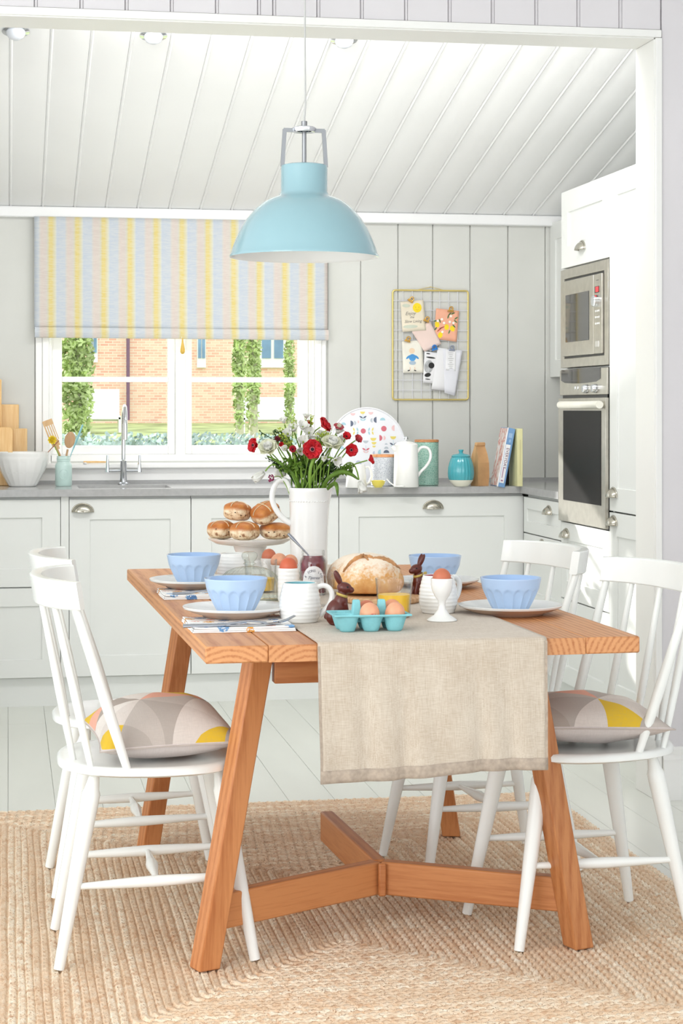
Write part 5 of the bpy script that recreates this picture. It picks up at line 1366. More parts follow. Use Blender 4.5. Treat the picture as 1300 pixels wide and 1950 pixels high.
sprig('dark leaves behind the lower right tulip', 628, 895, .022, 60, .014, m_dkgreen, m_dkgreen, .02)
def blade(label, pts, w_, mat=m_green):
    t = flower('tulip_leaf', label, 'long tulip leaves in the jug'); t['category'] = 'leaf'; pts = [Vector(p) for p in pts]; n = len(pts)-1; mb = MB()
    def cr(u):
        a = min(n-1, int(u*n)); q = u*n-a; p0, p1, p2, p3 = pts[max(a-1, 0)], pts[a], pts[a+1], pts[min(a+2, n)]
        return .5*((2*p1)+(-p0+p2)*q+(2*p0-5*p1+4*p2-p3)*q*q+(-p0+3*p1-3*p2+p3)*q**3)
    def f(u, v):
        p = cr(v); d = (cr(min(1, v+.02))-cr(max(0, v-.02))).normalized(); s = d.cross(Vector((0, -1, 0))); s = s.normalized() if s.length > .05 else Vector((1, 0, 0))
        return p+s*(u-.5)*w_*math.sin(math.pi*min(.995, v*.93+.06))**.7+Vector((0, .35*w_*abs(u-.5), 0))
    mb.grid(4, 18, f); obj('blade', mb, mat, t, smooth=80, solid=.0005)
fp = fpos
blade('long arching tulip leaf sweeping out to the right', [(.02, -.02, -.04), fp(622, 915, -.05), fp(648, 899, -.05), fp(668, 903, -.05), fp(683, 914, -.05)], .013)
blade('tulip leaf curling down over the jug spout', [(.035, -.01, -.02), fp(634, 922, -.06), fp(641, 926, -.08), fp(643, 945, -.08)], .012)
blade('narrow tulip leaf at the left under the cream flower', [(-.02, -.02, -.03), fp(560, 905, -.05), fp(530, 880, -.05), fp(508, 868, -.05)], .009)
blade('upright broad tulip leaf in the centre', [(.0, -.03, -.04), fp(590, 905, -.06), fp(594, 882, -.06), fp(604, 862, -.05)], .010, m_stem)
for i, (a, b) in enumerate(((560, 868), (572, 880), (585, 872), (603, 878), (618, 884), (566, 890), (612, 868), (628, 878), (598, 885))):
    c = fpos(a, b, rf.uniform(-.07, .03)); p0 = Vector(((a-588)*.0009, rf.uniform(-.03, .02), -.05))
    obj('stalk', MB().tube([p0, p0*.3+c*.7+Vector((0, 0, -.01)), c], .0022, 7), m_stem, heart, smooth=80)
# ================================================================ things on the worktop
ZW = .9005
def W(px, D): return at(px, D)
# large fluted bowl
x, y = W(43, 8.12); t = thing('mixing_bowl', 'large white fluted mixing bowl on the worktop, left of the green jar', 'bowl', (x, y, ZW))
fl3 = lambda th, i, r, z: 1-.028*abs(math.sin(th*9))**.6*(.012 < z < .115)
pr3 = [(0, 0), (.055, 0), (.06, .004)]+[(.06+.050*math.sin(math.pi/2*q/14), .004+.130*q/14) for q in range(1, 15)]
obj('outside', MB().lathe(pr3+[(.113, .142), (.1125, .148)], 108, mod=fl3), m_white, t, smooth=50)
obj('inside', MB().lathe([(.1125, .148), (.109, .147), (.104, .12), (.09, .06), (.06, .02), (0, .01)], 60), m_white, t, smooth=60)
# wooden boards
def board(nm, label, px0, px1, top, y, lean=.06, handle=None, th=.018, rz=0):
    x0 = onY(px0, 800, y)[0]; x1 = onY(px1, 800, y)[0]; h = onY(px0, top, y)[1]-.9
    t = thing(nm, label, 'board', ((x0+x1)/2, y, ZW), rot=(-lean, 0, rz)); w_ = (x1-x0)/2
    if handle:
        hh, hw = handle; o = obj('board', MB().prism([(-w_, 0), (w_, 0), (w_, h-hh-.01), (w_*.9, h-hh), (hw, h-hh), (hw, h-.01), (hw-.008, h), (-hw+.008, h), (-hw, h-.01), (-hw, h-hh), (-w_*.9, h-hh), (-w_, h-hh-.01)][::-1], 0, th, MXZ), m_pine, t, bevel=.003)
        obj('hanging_cord', MB().tube([(.0, -.002, h-.03), (-.03, -.003, h-.042), (-.05, -.003, h-.04)], .0018, 6), P('dark_cord', C(120, 70, 40), .8), t)
        obj('hole', MB().lathe([(0, 0), (.005, 0), (.005, .001), (0, .001)], 12, M=Matrix.Translation((0, -.0005, h-.03)) @ RY), m_dark, t)
    else: obj('board', MB().box(-w_, w_, 0, th, 0, h), m_pine, t, bevel=.004)
    return t
board('chopping_board', 'tallest pale wooden chopping board leaning at the far left', -70, 36, 770, YB-.055, .045)
board('chopping_board', 'narrow upright pale board cropped by the left edge, standing highest', -60, 3, 722, YB-.095, .04)
board('chopping_board', 'low square beech board behind the white mixing bowl', -20, 52, 816, YB-.14, .06)
board('paddle_board', 'handled paddle board with a cord through its hole, at the far left', -55, 24, 782, YB-.185, .06, (.072, .032))
# utensil jar
x, y = W(121, 8.14); t = thing('utensil_jar', 'pale mint embossed glass jar holding wooden utensils beside the sink', 'jar', (x, y, ZW)); m_mint = P('mint_jar', C(196, 222, 216), .3, coat=.3)
obj('jar', MB().lathe([(0, 0), (.032, 0), (.036, .005), (.036, .088), (.033, .097), (.0285, .103), (.0285, .108), (.0298, .109), (.0298, .111), (.0285, .113), (.0298, .117), (.0298, .119), (.0285, .122), (.0285, .13), (.0265, .13), (.0265, .104), (.034, .088), (.033, .006), (0, .005)], 48), m_mint, t, smooth=50)
em = [(.018*math.cos(a), -.0358-.0006, .052+.022*math.sin(a)) for a in [2*math.pi*i/28 for i in range(28)]]
obj('embossed_ring', MB().tube([(p[0], -math.sqrt(max(0, .0362**2-p[0]**2)), p[2]) for p in em], .0012, 6, closed=True), m_mint, t)
text('B', .03, t, m_mint, Matrix.Translation((0, -.0362, .052)) @ Matrix.Rotation(math.pi/2, 4, 'X'), 'embossed_letter', ext=.0008, shear=.3)
jxu, jyu = x, y; sU = 8.14/FPX
def up(px, py, d=0): return Vector(((px-121)*sU*.985, d, (920-py)*sU-0.0))
m_ut = wood('olive_utensil', C(222, 188, 140), C(190, 150, 104), 'Z', ring=10, rings_contrast=.5)
t = thing('slotted_spatula', 'slotted wooden spatula in the mint jar, leaning left', 'spatula', (x, y, ZW))
obj('handle', MB().tube([up(122, 912), up(114, 862), up(108, 848)], [.004, .005, .005], 8), m_ut, t)
A_, B_ = up(110, 850), up(90, 797); ax_ = (B_-A_); nx_ = Vector((ax_.z, 0, -ax_.x)).normalized()
mb = MB(); L_ = ax_.length; axn = ax_.normalized()
def Q(u, v): return A_+axn*L_*v+nx_*(u)
for (u0, u1, v0, v1) in ((-.010, .010, 0, .12), (-.017, .017, .12, .32), (-.021, -.0155, .32, .86), (-.0105, -.006, .32, .86), (-.0005, .004, .32, .86), (.009, .0135, .32, .86), (.0175, .021, .32, .86), (-.022, .022, .86, 1.05)):
    vs = [Q(a*(1 if v0 > .2 else 1), b)+Vector((0, s, 0)) for s in (-.002, .002) for a, b in ((u0, v0), (u1, v0), (u1, v1), (u0, v1))]
    mb.add(vs, [(0, 3, 2, 1), (4, 5, 6, 7), (0, 1, 5, 4), (1, 2, 6, 5), (2, 3, 7, 6), (3, 0, 4, 7)])
obj('head', mb, m_ut, t)
t = thing('wooden_spoon', 'oval wooden spoon standing in the mint jar, right of the spatula', 'spoon', (x, y, ZW)); m_ut2 = wood('walnut_spoon', C(206, 172, 132), C(176, 136, 96), 'Z', ring=10)
obj('handle', MB().tube([up(120, 912, .008), up(127, 860, .004), up(129, 850, 0)], .0045, 8), m_ut2, t)
obj('bowl', MB().ball(up(133, 832), (.0225, .006, .036), 24, 14, Euler((0, .18, 0)).to_matrix()), m_ut2, t, smooth=80)
t = thing('teal_whisk_handle', 'slim teal utensil in the mint jar, leaning right', 'utensil', (x, y, ZW))
obj('handle', MB().tube([up(118, 912, .012), up(136, 858, .014), up(145, 836, .014), up(158, 803, .014)], [.0025, .0025, .006, .005], 8, flat=.5), m_aqua, t)
t = thing('narcissus', 'yellow narcissus tucked against the spatula', 'flower', (x, y, ZW)); mb = MB(); cN = up(99, 832, -.02)
for q in range(3):
    for i in range(9): petal(mb, frame_((0, -1, .1)), cN, 2*math.pi*i/9+q*.3, .022-.004*q, .012, 1.2-.35*q, -.2)
obj('petals', mb, P('yellow_petal', C(250, 222, 70), .5, var=.1, vs=80), t, smooth=80); obj('stem', MB().tube([cN+Vector((0, .004, 0)), up(112, 862, -.012), up(119, 900, -.005)], .002, 6), m_stem, t)
t = thing('cinnamon_stick', 'thin brown wooden peg slanting across the spatula', 'peg', (x, y, ZW)); obj('stick', MB().tube([up(91, 855, -.026), up(112, 833, -.026)], .002, 6), P('brown_twig', C(170, 110, 80), .7), t)
# on the window side: wooden brush
x, y = W(181, 8.40); t = thing('dish_brush', 'pale wooden dish brush lying behind the sink', 'brush', (x, 8.44, 1.0-.0075))
obj('handle', MB().tube([(-.052, 0, .005), (0, 0, .0055), (.052, 0, .005)], [.006, .0055, .004], 8, flat=.6), m_pine, t); obj('bristles', MB().lathe([(0, -.002), (.008, -.002), (.008, .004), (0, .004)], 12, (-.045, 0, .0)), m_paper, t)

# round patterned tray
x, y = W(701.5, 8.36); k = NT('patterned_melamine')
k.put(k.b.inputs['Base Color'], k.ramp(k.noise(k.coord(), 40), [(0, C(234, 236, 242)), (1, C(242, 243, 247))])); k.b.inputs['Roughness'].default_value = .3; m_mel = k.m
RT = 73.5*8.36/FPX; lean = .11
tr = thing('round_tray', 'round white tray with folk motifs leaning on the wall behind the flowers', 'tray', (x, y+.01, ZW), rot=(-lean, 0, 0))
MT = Matrix.Translation((0, 0, RT)) @ Matrix.Rotation(math.pi/2, 4, 'X')
obj('disc', MB().lathe([(0, 0), (RT-.006, 0), (RT, .002), (RT, .009), (RT-.004, .010), (RT-.008, .006), (0, .006)][::-1], 96, M=MT), m_mel, tr, smooth=40)
cols = {c: P('tray_print_'+c, v_, .4, var=.03) for c, v_ in dict(pink=C(214, 110, 124), blush=C(238, 200, 200), yellow=C(236, 218, 110), navy=C(96, 106, 128), sky=C(168, 208, 220), grey=C(192, 200, 208), lilac=C(190, 196, 216)).items()}
def T2(px, py): return ((px-701.5)*8.3/FPX, (838.5-py)*8.3/FPX)
layer = [0]
def motif(poly, c, nm='motif'):
    layer[0] += 1; z = .0062+.00002*layer[0]; obj(nm, MB().prism(poly, z, z+.0003, MT), cols[c], tr, smooth=0)
def half(px, py, r, ang, c):
    cx_, cy_ = T2(px, py); motif([(cx_+r*math.cos(ang+math.pi*i/12), cy_+r*math.sin(ang+math.pi*i/12)) for i in range(13)], c, 'half_moon')
def disc(px, py, r, c):
    cx_, cy_ = T2(px, py); motif([(cx_+r*math.cos(2*math.pi*i/20), cy_+r*math.sin(2*math.pi*i/20)) for i in range(20)], c, 'dot')
def leafm(px, py, L, ang, c):
    cx_, cy_ = T2(px, py); pts = []
    for i in range(9): a = i/8; pts.append((L*a, L*.18*math.sin(math.pi*a)))
    for i in range(1, 8): a = 1-i/8; pts.append((L*a, -L*.18*math.sin(math.pi*a)))
    motif([(cx_+x_*math.cos(ang)-y_*math.sin(ang), cy_+x_*math.sin(ang)+y_*math.cos(ang)) for x_, y_ in pts], c, 'leaf')
def stalk(px, py0, py1):
    x_, y0_ = T2(px, py0); _, y1_ = T2(px, py1); motif([(x_-.0006, y1_), (x_+.0006, y1_), (x_+.0006, y0_), (x_-.0006, y0_)], 'sky', 'stalk')
u = .0022
for a in ((693, 773, 5*u, math.pi, 'yellow'), (655, 799, 5.5*u, 0, 'sky'), (669, 796, 6*u, -math.pi/2, 'navy'), (676, 795, 4.5*u, -math.pi/2, 'grey'), (683, 793, 3*u, -math.pi/2, 'blush'),
          (712, 790, 4.5*u, math.pi/2, 'grey'), (720, 789, 6*u, math.pi/2, 'navy'), (732, 790, 5.5*u, 0, 'sky'), (657, 816, 6*u, -math.pi/2, 'pink'), (725, 824, 6*u, -math.pi/2, 'pink'), (733, 824, 4.5*u, -math.pi/2, 'blush'),
          (713, 824, 6*u, math.pi, 'yellow'), (714, 832, 5*u, math.pi, 'yellow'), (714, 839, 3.5*u, math.pi, 'yellow'), (752, 821, 6*u, math.pi, 'yellow'), (738, 837, 3*u, 0, 'grey'), (738, 845, 4.5*u, 0, 'grey'), (738, 853, 6*u, 0, 'navy'),
          (727, 852, 6*u, math.pi/2, 'sky'), (715, 853, 4*u, math.pi/2, 'lilac'), (698, 829, 5.5*u, math.pi, 'grey'), (755, 805, 6*u, math.pi/2, 'blush'), (674, 776, 5*u, math.pi, 'blush'), (709, 774, 5*u, math.pi, 'blush'), (650, 845, 6*u, 0, 'sky'), (668, 850, 5*u, math.pi, 'yellow'), (742, 875, 5*u, 0, 'sky'), (760, 850, 5*u, math.pi/2, 'navy'), (690, 885, 6*u, math.pi, 'yellow'), (670, 880, 6*u, 0, 'pink')):
    half(*a)
disc(693.5, 810.5, 5.2*u, 'pink'); disc(734, 806, 5.6*u, 'pink'); disc(683, 873, 6*u, 'lilac'); disc(640, 838, 5*u, 'pink'); disc(722, 890, 5*u, 'pink')
for px, py, s0 in ((693.5, 786, 1), (698, 848, 1), (752, 838, 1)):
    stalk(px, py-10, py+3)
    for sg in (-1, 1): leafm(px, py, .020, math.pi/2-sg*1.0, 'navy' if py != 848 else 'pink'); leafm(px, py+5, .017, math.pi/2-sg*.9, 'sky' if py != 848 else 'blush')
for sg in (-1, 1):
    for q, c in ((10, 'sky'), (17, 'yellow')):
        leafm(693.5+sg*q, 811, .018, math.pi/2-sg*.35, c); leafm(693.5+sg*q, 811, .018, -math.pi/2+sg*.35, c)
# canisters
def canister(label, px, D, r, h, mat, seed):
    x, y = W(px, D); t = thing('canister', label, 'canister', (x, y, ZW), group='patterned canisters with wooden lids')
    obj('body', MB().lathe([(0, 0), (r-.003, 0), (r, .003), (r, h-.002), (r-.002, h), (0, h)], 56), mat, t, smooth=40)
    obj('lid', MB().lathe([(0, h), (r+.001, h), (r+.001, h+.009), (r-.001, h+.011), (0, h+.011)], 56), m_lid, t, smooth=40); return t
def embm(name, c1, c2, s=70):
    k = NT(name); vo = k.n('ShaderNodeTexVoronoi', feature='DISTANCE_TO_EDGE'); k.put(vo.inputs['Vector'], k.coord()); vo.inputs['Scale'].default_value = s*1.7
    f = k.ramp(vo.outputs[0], [(.02, (0, 0, 0)), (.25, (1, 1, 1))]); k.put(k.b.inputs['Base Color'], k.mix(f, c2, c1)); k.b.inputs['Roughness'].default_value = .25; k.bump(f, .5, .002); return k.m
canister('tall sage green canister with a wooden lid, behind the white coffee pot', 812, 8.25, .052, .188, embm('sage_emboss', C(140, 190, 172), C(178, 214, 200)), 1)
canister('low grey canister with a wooden lid, behind the white cup', 729, 8.18, .052, .125, embm('grey_emboss', C(184, 190, 200), C(212, 216, 222)), 2)
# coffee pot
x, y = W(773, 8.05); t = thing('coffee_pot', 'tall white enamel coffee pot with a chrome knob, before the green canister', 'coffee pot', (x, y, ZW))
obj('body', MB().lathe([(0, 0), (.051, 0), (.054, .004), (.052, .10), (.0495, .172), (.0505, .176), (.0485, .178)], 56), m_white, t, smooth=50)
obj('lid', MB().lathe([(.050, .177), (.0505, .18), (.045, .186), (.025, .193), (.008, .196), (0, .196)], 48), m_white, t, smooth=50)
obj('knob', MB().ball((0, 0, .207), (.009, .009, .011), 20, 12), m_chrome, t, smooth=80)
obj('spout', MB().tube([(-.044, 0, .158), (-.056, 0, .168), (-.060, 0, .175)], [.012, .009, .007], 12), m_white, t, smooth=80)
hp = [(.048, 0, .148), (.066, 0, .168), (.092, 0, .166), (.106, 0, .145), (.104, 0, .115), (.085, 0, .085), (.064, 0, .065), (.0505, 0, .045)]
sp_ = []
for a in range(len(hp)-1):
    p0, p1, p2, p3 = [Vector(hp[max(0, min(len(hp)-1, a+q))]) for q in (-1, 0, 1, 2)]
    for q in range(4):
        u_ = q/4; sp_.append(.5*((2*p1)+(-p0+p2)*u_+(2*p0-5*p1+4*p2-p3)*u_*u_+(-p0+3*p1-3*p2+p3)*u_**3))
obj('handle', MB().tube(sp_+[Vector(hp[-1])], .0062, 10), m_white, t, smooth=80)
# white cup and yellow bowl
x, y = W(678, 8.0); t = thing('milk_jug', 'small white jug behind the drooping tulip, left of the yellow bowl', 'jug', (x, y, ZW))
obj('body', MB().lathe([(0, 0), (.042, 0), (.045, .004), (.041, .06), (.037, .098), (.0355, .098), (.039, .05), (.04, .008), (0, .006)], 48), m_white, t, smooth=50)
obj('handle', MB().tube([(.037, 0, .085), (.052, 0, .088), (.064, 0, .07), (.066, 0, .045), (.056, 0, .022), (.043, 0, .014)], .005, 10), m_white, t, smooth=80)
x, y = W(720, 8.0); t = thing('pinch_bowl', 'tiny yellow bowl in front of the grey canister', 'bowl', (x, y, ZW))
obj('dish', MB().lathe([(0, 0), (.016, 0), (.026, .014), (.031, .03), (.029, .03), (.02, .01), (0, .005)], 36), P('yellow_glaze', C(238, 220, 96), .25, coat=.3), t, smooth=60)
x, y = W(740, 8.0); t = thing('ceramic_spoon', 'white ceramic spoon resting between the yellow bowl and coffee pot', 'spoon', (x, y, ZW))
obj('handle', MB().tube([(-.010, -.01, .036), (.0, -.02, .022), (.018, -.03, .008), (.035, -.04, .005)], [.004, .0045, .0045, .005], 8, flat=.6), m_white, t, smooth=80)
obj('bowl', MB().ball((.045, -.045, .006), (.014, .010, .0045), 14, 8), m_white, t, smooth=80)
# teal lidded jar
x, y = W(877.5, 8.12); t = thing('lidded_jar', 'teal fluted lidded jar with a cream base, left of the paper bag', 'jar', (x, y, ZW))
flt = lambda th, i, r, z: 1-.04*abs(math.cos(th*11))**2
hb = [(.0, 0), (.028, 0), (.032, .003), (.044, .015), (.052, .028)]
obj('cream_base', MB().lathe(hb, 56), P('cream_stoneware', C(240, 238, 222), .5), t, smooth=50)
obj('body', MB().lathe([(.052, .028), (.0555, .04), (.057, .056), (.0555, .080), (.051, .100), (.045, .118), (.040, .127), (.038, .128)], 88, mod=flt), m_teal, t, smooth=50)
obj('lid', MB().lathe([(.0405, .1275), (.042, .130), (.036, .136), (.012, .141), (.0075, .144), (.009, .150), (.0115, .155), (.010, .158), (0, .158)], 48), m_teal, t, smooth=50)
# paper bag
x, y = W(913, 8.18); t = thing('paper_bag', 'folded brown paper bag standing between the teal jar and the books', 'paper bag', (x, y, ZW), rz=.5)
vs = []
lay = [(.030, .024, 0), (.033, .026, .04), (.032, .025, .10), (.029, .019, .135), (.026, .008, .165), (.025, .0045, .180)]
for w_, d_, z in lay: vs += [(-w_, -d_, z), (0, -d_*(.86 if z < .05 else (1.25 if z < .11 else (.35 if z < .15 else .5))), z), (w_, -d_, z), (w_*.86, 0, z), (w_, d_, z), (0, d_*.86, z), (-w_, d_, z), (-w_*.86, 0, z)]
fs = [(j*8+i, j*8+(i+1) % 8, (j+1)*8+(i+1) % 8, (j+1)*8+i) for j in range(5) for i in range(8)]+[tuple(range(7, -1, -1)), tuple(40+i for i in range(8))]
obj('bag', MB().add(vs, fs), m_kraft, t, smooth=20)
obj('rolled_top', MB().box(-.026, .026, -.010, .006, .172, .188), m_kraft, t, bevel=.004)
# books
def book(label, px, D, w_, h, d_, mat, lean, sidemat=None, rz=0):
    x, y = W(px, D); t = thing('book', label, 'book', (x, y, ZW), rot=(0, lean, rz), group='cookbooks at the end of the worktop')
    obj('cover', MB().box(0, w_, 0, .003, 0, h).box(0, .003, .003, d_, 0, h).box(w_-.003, w_, .003, d_, 0, h), mat, t, bevel=.001)
    obj('pages', MB().box(.003, w_-.003, .003, d_-.006, .004, h-.004), m_paper, t); return t
m_bookblue = P('book_blue', C(120, 160, 206), .4); m_bookyel = P('book_cream', C(232, 228, 176), .5); m_bookdark = P('book_black', C(34, 32, 28), .4, var=.1)
# blue book leaning right, cover side turned left
hB = .257; lb = .185
b1 = book('thick blue cookbook with a white spine label, leaning to the right', 946, 8.12, .034, hB, .14, m_bookblue, lb, rz=-.05)
MS = lambda x_, z_: Matrix.Translation((x_, -.0012, z_)) @ Matrix.Rotation(math.pi/2, 4, 'X')
obj('spine_label', MB().box(.006, .026, -.0008, .0005, .018, .185), m_paper, b1)
text('EVERYDAY', .019, b1, P('maroon_ink', C(110, 50, 80), .6), MS(.0165, .125) @ Matrix.Rotation(-math.pi/2, 4, 'Z'))
obj('title_print', MB().box(.012, .0155, -.0012, -.0004, .04, .085).box(.0115, .0205, -.0012, -.0004, .025, .031), P('mauve_print', C(170, 120, 150), .6), b1)
obj('upper_print', MB().box(.010, .026, -.0005, .0005, .215, .235).box(.016, .024, -.0005, .0005, .195, .208), P('light_blue_print', C(160, 190, 222), .6), b1)
k = NT('photo_cover'); f = k.noise(k.coord((1, 1, 1)), 28, 3); k.put(k.b.inputs['Base Color'], k.ramp(f, [(.35, C(244, 244, 244)), (.5, C(226, 200, 190)), (.58, C(206, 90, 70)), (.66, C(240, 236, 230))])); k.b.inputs['Roughness'].default_value = .3
obj('cover_picture', MB().box(-.0015, .0, .0, .139, .003, hB-.003), k.m, b1)
obj('spine_edge', MB().box(-.001, .0045, -.0006, .0, .0, hB), m_paper, b1)
b2 = book('dark book hidden between the blue and the cream cookbooks', 963, 8.285, .024, .238, .13, m_bookdark, .10)
b3 = book('pale yellow cookbook standing upright at the right end', 985, 8.11, .023, .248, .14, m_bookyel, 0)
obj('title_print', MB().box(.011, .0125, -.0008, .0, .05, .20), P('tan_print', C(200, 190, 140), .6), b3)

# ================================================================ memo board
yb_ = YB-.022
def Mx(px, py): return onY(px, py, yb_)
mx0, mz0 = Mx(747.5, 761); mx1, mz1 = Mx(891, 554)
mb_ = thing('memo_board', 'brass-framed wire memo grid hanging on the boarded wall', 'memo board', ((mx0+mx1)/2, yb_, (mz0+mz1)/2))
hw, hh = (mx1-mx0)/2, (mz1-mz0)/2; ox, ozz = (mx0+mx1)/2, (mz0+mz1)/2
rc = .012; fp_ = []
for cx_, cz_, a0 in ((hw-rc, hh-rc, 0), (-hw+rc, hh-rc, 90), (-hw+rc, -hh+rc, 180), (hw-rc, -hh+rc, 270)):
    fp_ += [(cx_+rc*math.cos((a0+q*22.5)*D2R), 0, cz_+rc*math.sin((a0+q*22.5)*D2R)) for q in range(5)]
obj('frame', MB().tube(fp_, .0042, 10, closed=True), m_brass, mb_, smooth=80)
m_wire = P('white_wire', C(226, 226, 232), .4)
for px in (767, 785, 802, 819, 837, 854, 871): xx = Mx(px, 600)[0]-ox; obj('wire', MB().tube([(xx, 0, -hh), (xx, 0, hh)], .0016, 6), m_wire, mb_)
for py in (573, 591, 610, 629, 648, 667, 686, 705, 724, 743): zz = Mx(820, py)[1]-ozz; obj('wire', MB().tube([(-hw, -.002, zz), (hw, -.002, zz)], .0016, 6), m_wire, mb_)
obj('hanger', MB().tube([(-.07, 0, hh), (0, 0, hh+.017), (.07, 0, hh)], .0015, 6), m_brass, mb_)
obj('nail', MB().tube([(0, .0115, hh+.017), (0, -.003, hh+.017)], .002, 6), m_brass, mb_)
cardn = [0]
def card(nm, label, quad, mat, cat='card', curl=0):
    cardn[0] += 1; y = yb_-.0055-.0012*cardn[0]
    pts = [onY(a, b, y) for a, b in quad]; cx_ = sum(p[0] for p in pts)/4; cz_ = sum(p[1] for p in pts)/4
    t = thing(nm, label, cat, (cx_, y, cz_)); q = [(p[0]-cx_, p[1]-cz_) for p in pts]
    obj('sheet', MB().grid(8, 8, lambda u, v: (q[0][0]*(1-u)*(1-v)+q[1][0]*u*(1-v)+q[2][0]*u*v+q[3][0]*(1-u)*v, -curl*math.sin(u*3)*v, q[0][1]*(1-u)*(1-v)+q[1][1]*u*(1-v)+q[2][1]*u*v+q[3][1]*(1-u)*v)), mat, t, solid=.0004, smooth=25)
    def bl_(px, py): p = onY(px, py, y); return (p[0]-cx_, p[1]-cz_)
    return t, bl_, y
MF = lambda p, d=.0008: Matrix.Translation((p[0], -d, p[1])) @ Matrix.Rotation(math.pi/2, 4, 'X')
def blob(t, bl_, px, py, rx_, rz_, mat, nm='print', ang=0, d=.0007):
    cx_, cz_ = bl_(px, py); sc_ = 8.35/FPX; pts = []
    for i in range(16):
        a = 2*math.pi*i/16; a_, b_ = rx_*sc_*math.cos(a), rz_*sc_*math.sin(a); pts.append((cx_+a_*math.cos(ang)-b_*math.sin(ang), cz_+a_*math.sin(ang)+b_*math.cos(ang)))
    n = 16; vs = [(a_, -d, b_) for a_, b_ in pts]+[(a_, -d-.0002, b_) for a_, b_ in pts]
    return obj(nm, MB().add(vs, [tuple(range(n)), tuple(range(2*n-1, n-1, -1))]+[((i+1) % n, i, i+n, (i+1) % n+n) for i in range(n)]), mat, t, smooth=0)
m_beige = P('cream_card', C(236, 226, 204), .7); m_peach = P('peach_card', C(244, 180, 150), .7); m_blush = P('blush_card', C(242, 218, 208), .7)
m_yel = P('print_yellow', C(250, 220, 30), .6); m_pgreen = P('print_green', C(80, 120, 70), .6, var=.1); m_pwhite = P('print_white', C(250, 246, 238), .6); m_pblue = P('print_blue', C(80, 160, 225), .6, var=.15)
m_gband = P('print_sage', C(206, 212, 194), .7)
t, b_, _ = card('greeting_card', 'white card with a small figure in blue, lower left of the memo board', [(765, 650), (803, 648), (807, 710), (767, 710)], P('off_white_card', C(246, 243, 230), .7))
blob(t, b_, 784, 668, 6, 5.5, P('print_skin', C(246, 220, 190), .7), 'head'); blob(t, b_, 785, 681, 7, 7, m_pblue, 'tunic', 0, .0009)
for s in (-1, 1): blob(t, b_, 785+s*8, 680, 5.5, 2, m_pblue, 'sleeve', -s*.7, .001); blob(t, b_, 785+s*4.5, 702, 1, 3.5, P('print_leg', C(240, 214, 190), .7), 'leg', 0, .001); blob(t, b_, 784+s*6, 705.5, 2.6, 1.1, m_dark, 'shoe', -s*.3, .0011)
blob(t, b_, 785, 691, 7, 4, P('print_greyblue', C(176, 196, 212), .7), 'shorts', 0, .0011)
t, b_, _ = card('greeting_card', 'peach card printed with yellow lemons, top right of the memo board', [(830, 587), (874, 592), (869, 651), (826, 645)], m_peach)
for px, py, a in ((832, 618, .3), (850, 623, 0), (861, 626, .5), (838, 638, -.3)): blob(t, b_, px, py, 4.6, 5.8, m_yel, 'lemon', a)
for px, py, a in ((856, 598, .8), (862, 597, .4), (853, 603, 1.3), (867, 612, -.7), (837, 611, -1.2), (829, 611, .2), (864, 621, -.8), (855, 632, 1.2), (829, 626, .9), (868, 606, .6)): blob(t, b_, px, py, 4.2, 1.3, m_pgreen, 'leaf', a, .0010)
for px, py in ((858, 602), (833, 611), (841, 608), (856, 613), (863, 615), (845, 615), (842, 632)): blob(t, b_, px, py, 2.5, 2.5, m_pwhite, 'blossom', 0, .0013)
for px, py, a in ((836, 628, .7), (841, 624, .4)): blob(t, b_, px, py, 6, 1.2, P('print_rust', C(196, 96, 80), .6), 'branch', a, .0009)
t, b_, _ = card('greeting_card', 'blush pink card tilted beneath the cream card on the memo board', [(784, 632), (818, 611), (840, 655), (808, 670)], m_blush)
t, b_, _ = card('greeting_card', 'cream card with a smiling sun and script lettering, top left of the memo board', [(762, 575), (806, 571), (811, 629), (766, 632)], m_beige)
sd_ = blob(t, b_, 794, 586, 9, 9.5, m_yel, 'sun'); 
blob(t, b_, 773, 582, 8, 3.5, m_gband, 'band'); blob(t, b_, 781, 622, 15, 3.5, m_gband, 'band', .05)
for s_, px, py, z in (('Enjoy', 781, 597, .022), ('the', 784, 604, .015), ('Slow Living', 786, 612, .0178)): text(s_, z, t, m_ink, MF(b_(px, py)) @ Matrix.Rotation(.05, 4, 'Z'), shear=.35)
c_ = b_(794, 587); obj('smile', MB().tube([(c_[0]+.008*math.cos(a), -.0012, c_[1]+.008*math.sin(a)) for a in [math.pi*(1.15+.7*i/8) for i in range(9)]], .0007, 5), P('sun_line', C(214, 176, 20), .6), t)
for s in (-1, 1): blob(t, b_, 794+s*3, 585, .9, .9, P('sun_dot', C(214, 176, 20), .6), 'eye', d=.0011)
t, b_, _ = card('photo_strip', 'black and white photo print clipped under the blue clip', [(808, 669), (834, 672), (824, 730), (805, 729)], m_paper)
for (px, py, rx_, rz_) in ((815, 673.5, 4, 1.1), (820, 681, 9.5, 1.6), (814, 722, 5.5, 1)): blob(t, b_, px, py, rx_, rz_, m_dark, 'print', -.12)
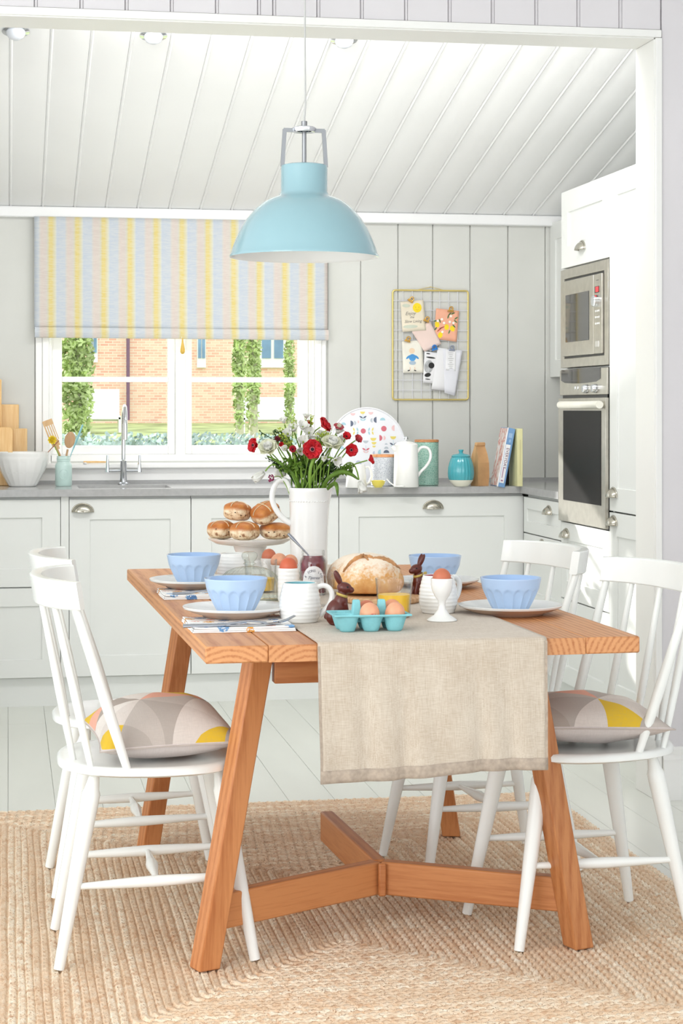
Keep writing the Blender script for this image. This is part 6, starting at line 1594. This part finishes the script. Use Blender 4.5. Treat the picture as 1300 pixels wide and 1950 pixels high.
blob(t, b_, 816, 698, 9, 13, P('photo_grey', C(190, 192, 194), .5, var=.2, vs=60), 'photo', -.15, .0009); blob(t, b_, 821, 696, 6, 6, m_dark, 'dark_shape', .3, .0012); blob(t, b_, 814, 714, 6.5, 4, m_dark, 'dark_shape', .2, .0012)
t, b_, _ = card('receipt', 'creased white sheet hanging beside the blue clip, front of the papers', [(833, 662), (852, 664), (847, 744), (821, 741)], m_paper, 'paper', .004)
t, b_, _ = card('receipt', 'white printed sheet clipped at the right of the memo board', [(843, 664), (880, 668), (866, 754), (846, 748)], P('cool_paper', C(232, 233, 240), .7), 'paper', .003)
t2, b2_, _ = card('receipt', 'small narrow till slip under the grey clip', [(849, 666), (868, 667), (867, 707), (848, 705)], P('slip_paper', C(244, 244, 246), .7), 'paper')
for i in range(9): blob(t2, b2_, 858, 672+i*3.6, 6.5-(i % 3)*1.5, .35, m_ink, 'print_line')
def clip(label, px, py, mat, ang=0):
    y = yb_-.028; x_, z_ = onY(px, py, y); t = thing('bulldog_clip', label, 'clip', (x_, y+.008, z_), rot=(0, ang, 0), group='clips on the memo board')
    obj('jaw', MB().box(-.014, .014, -.003, .010, -.009, -.005).box(-.012, .012, -.004, -.001, -.006, .0).box(-.012, .012, .008, .010, -.006, .0), mat, t, bevel=.001)
    obj('grip', MB().tube([(-.006, -.003, -.002), (-.009, -.006, .008), (-.004, -.007, .014), (.004, -.007, .014), (.009, -.006, .008), (.006, -.003, -.002)], .0028, 8), mat, t); obj('grip', MB().tube([(-.006, .007, -.002), (-.007, .009, .009), (.007, .009, .009), (.006, .007, -.002)], .002, 8), mat, t)
    return t
clip('gold bulldog clip on the cream sun card', 783, 571, m_brasspin, .6); clip('gold bulldog clip on the lemon card', 859, 590, m_brasspin, .1)
clip('gold bulldog clip on the blush card', 813, 609, m_brasspin, .4); clip('gold bulldog clip on the blue figure card', 777, 647, m_brasspin, .3)
clip('bright blue bulldog clip holding the photo print', 828, 663, P('blue_clip', C(40, 130, 215), .3), -.3); clip('grey bulldog clip holding the till slip', 861, 664, P('grey_clip', C(150, 158, 176), .3), 0)
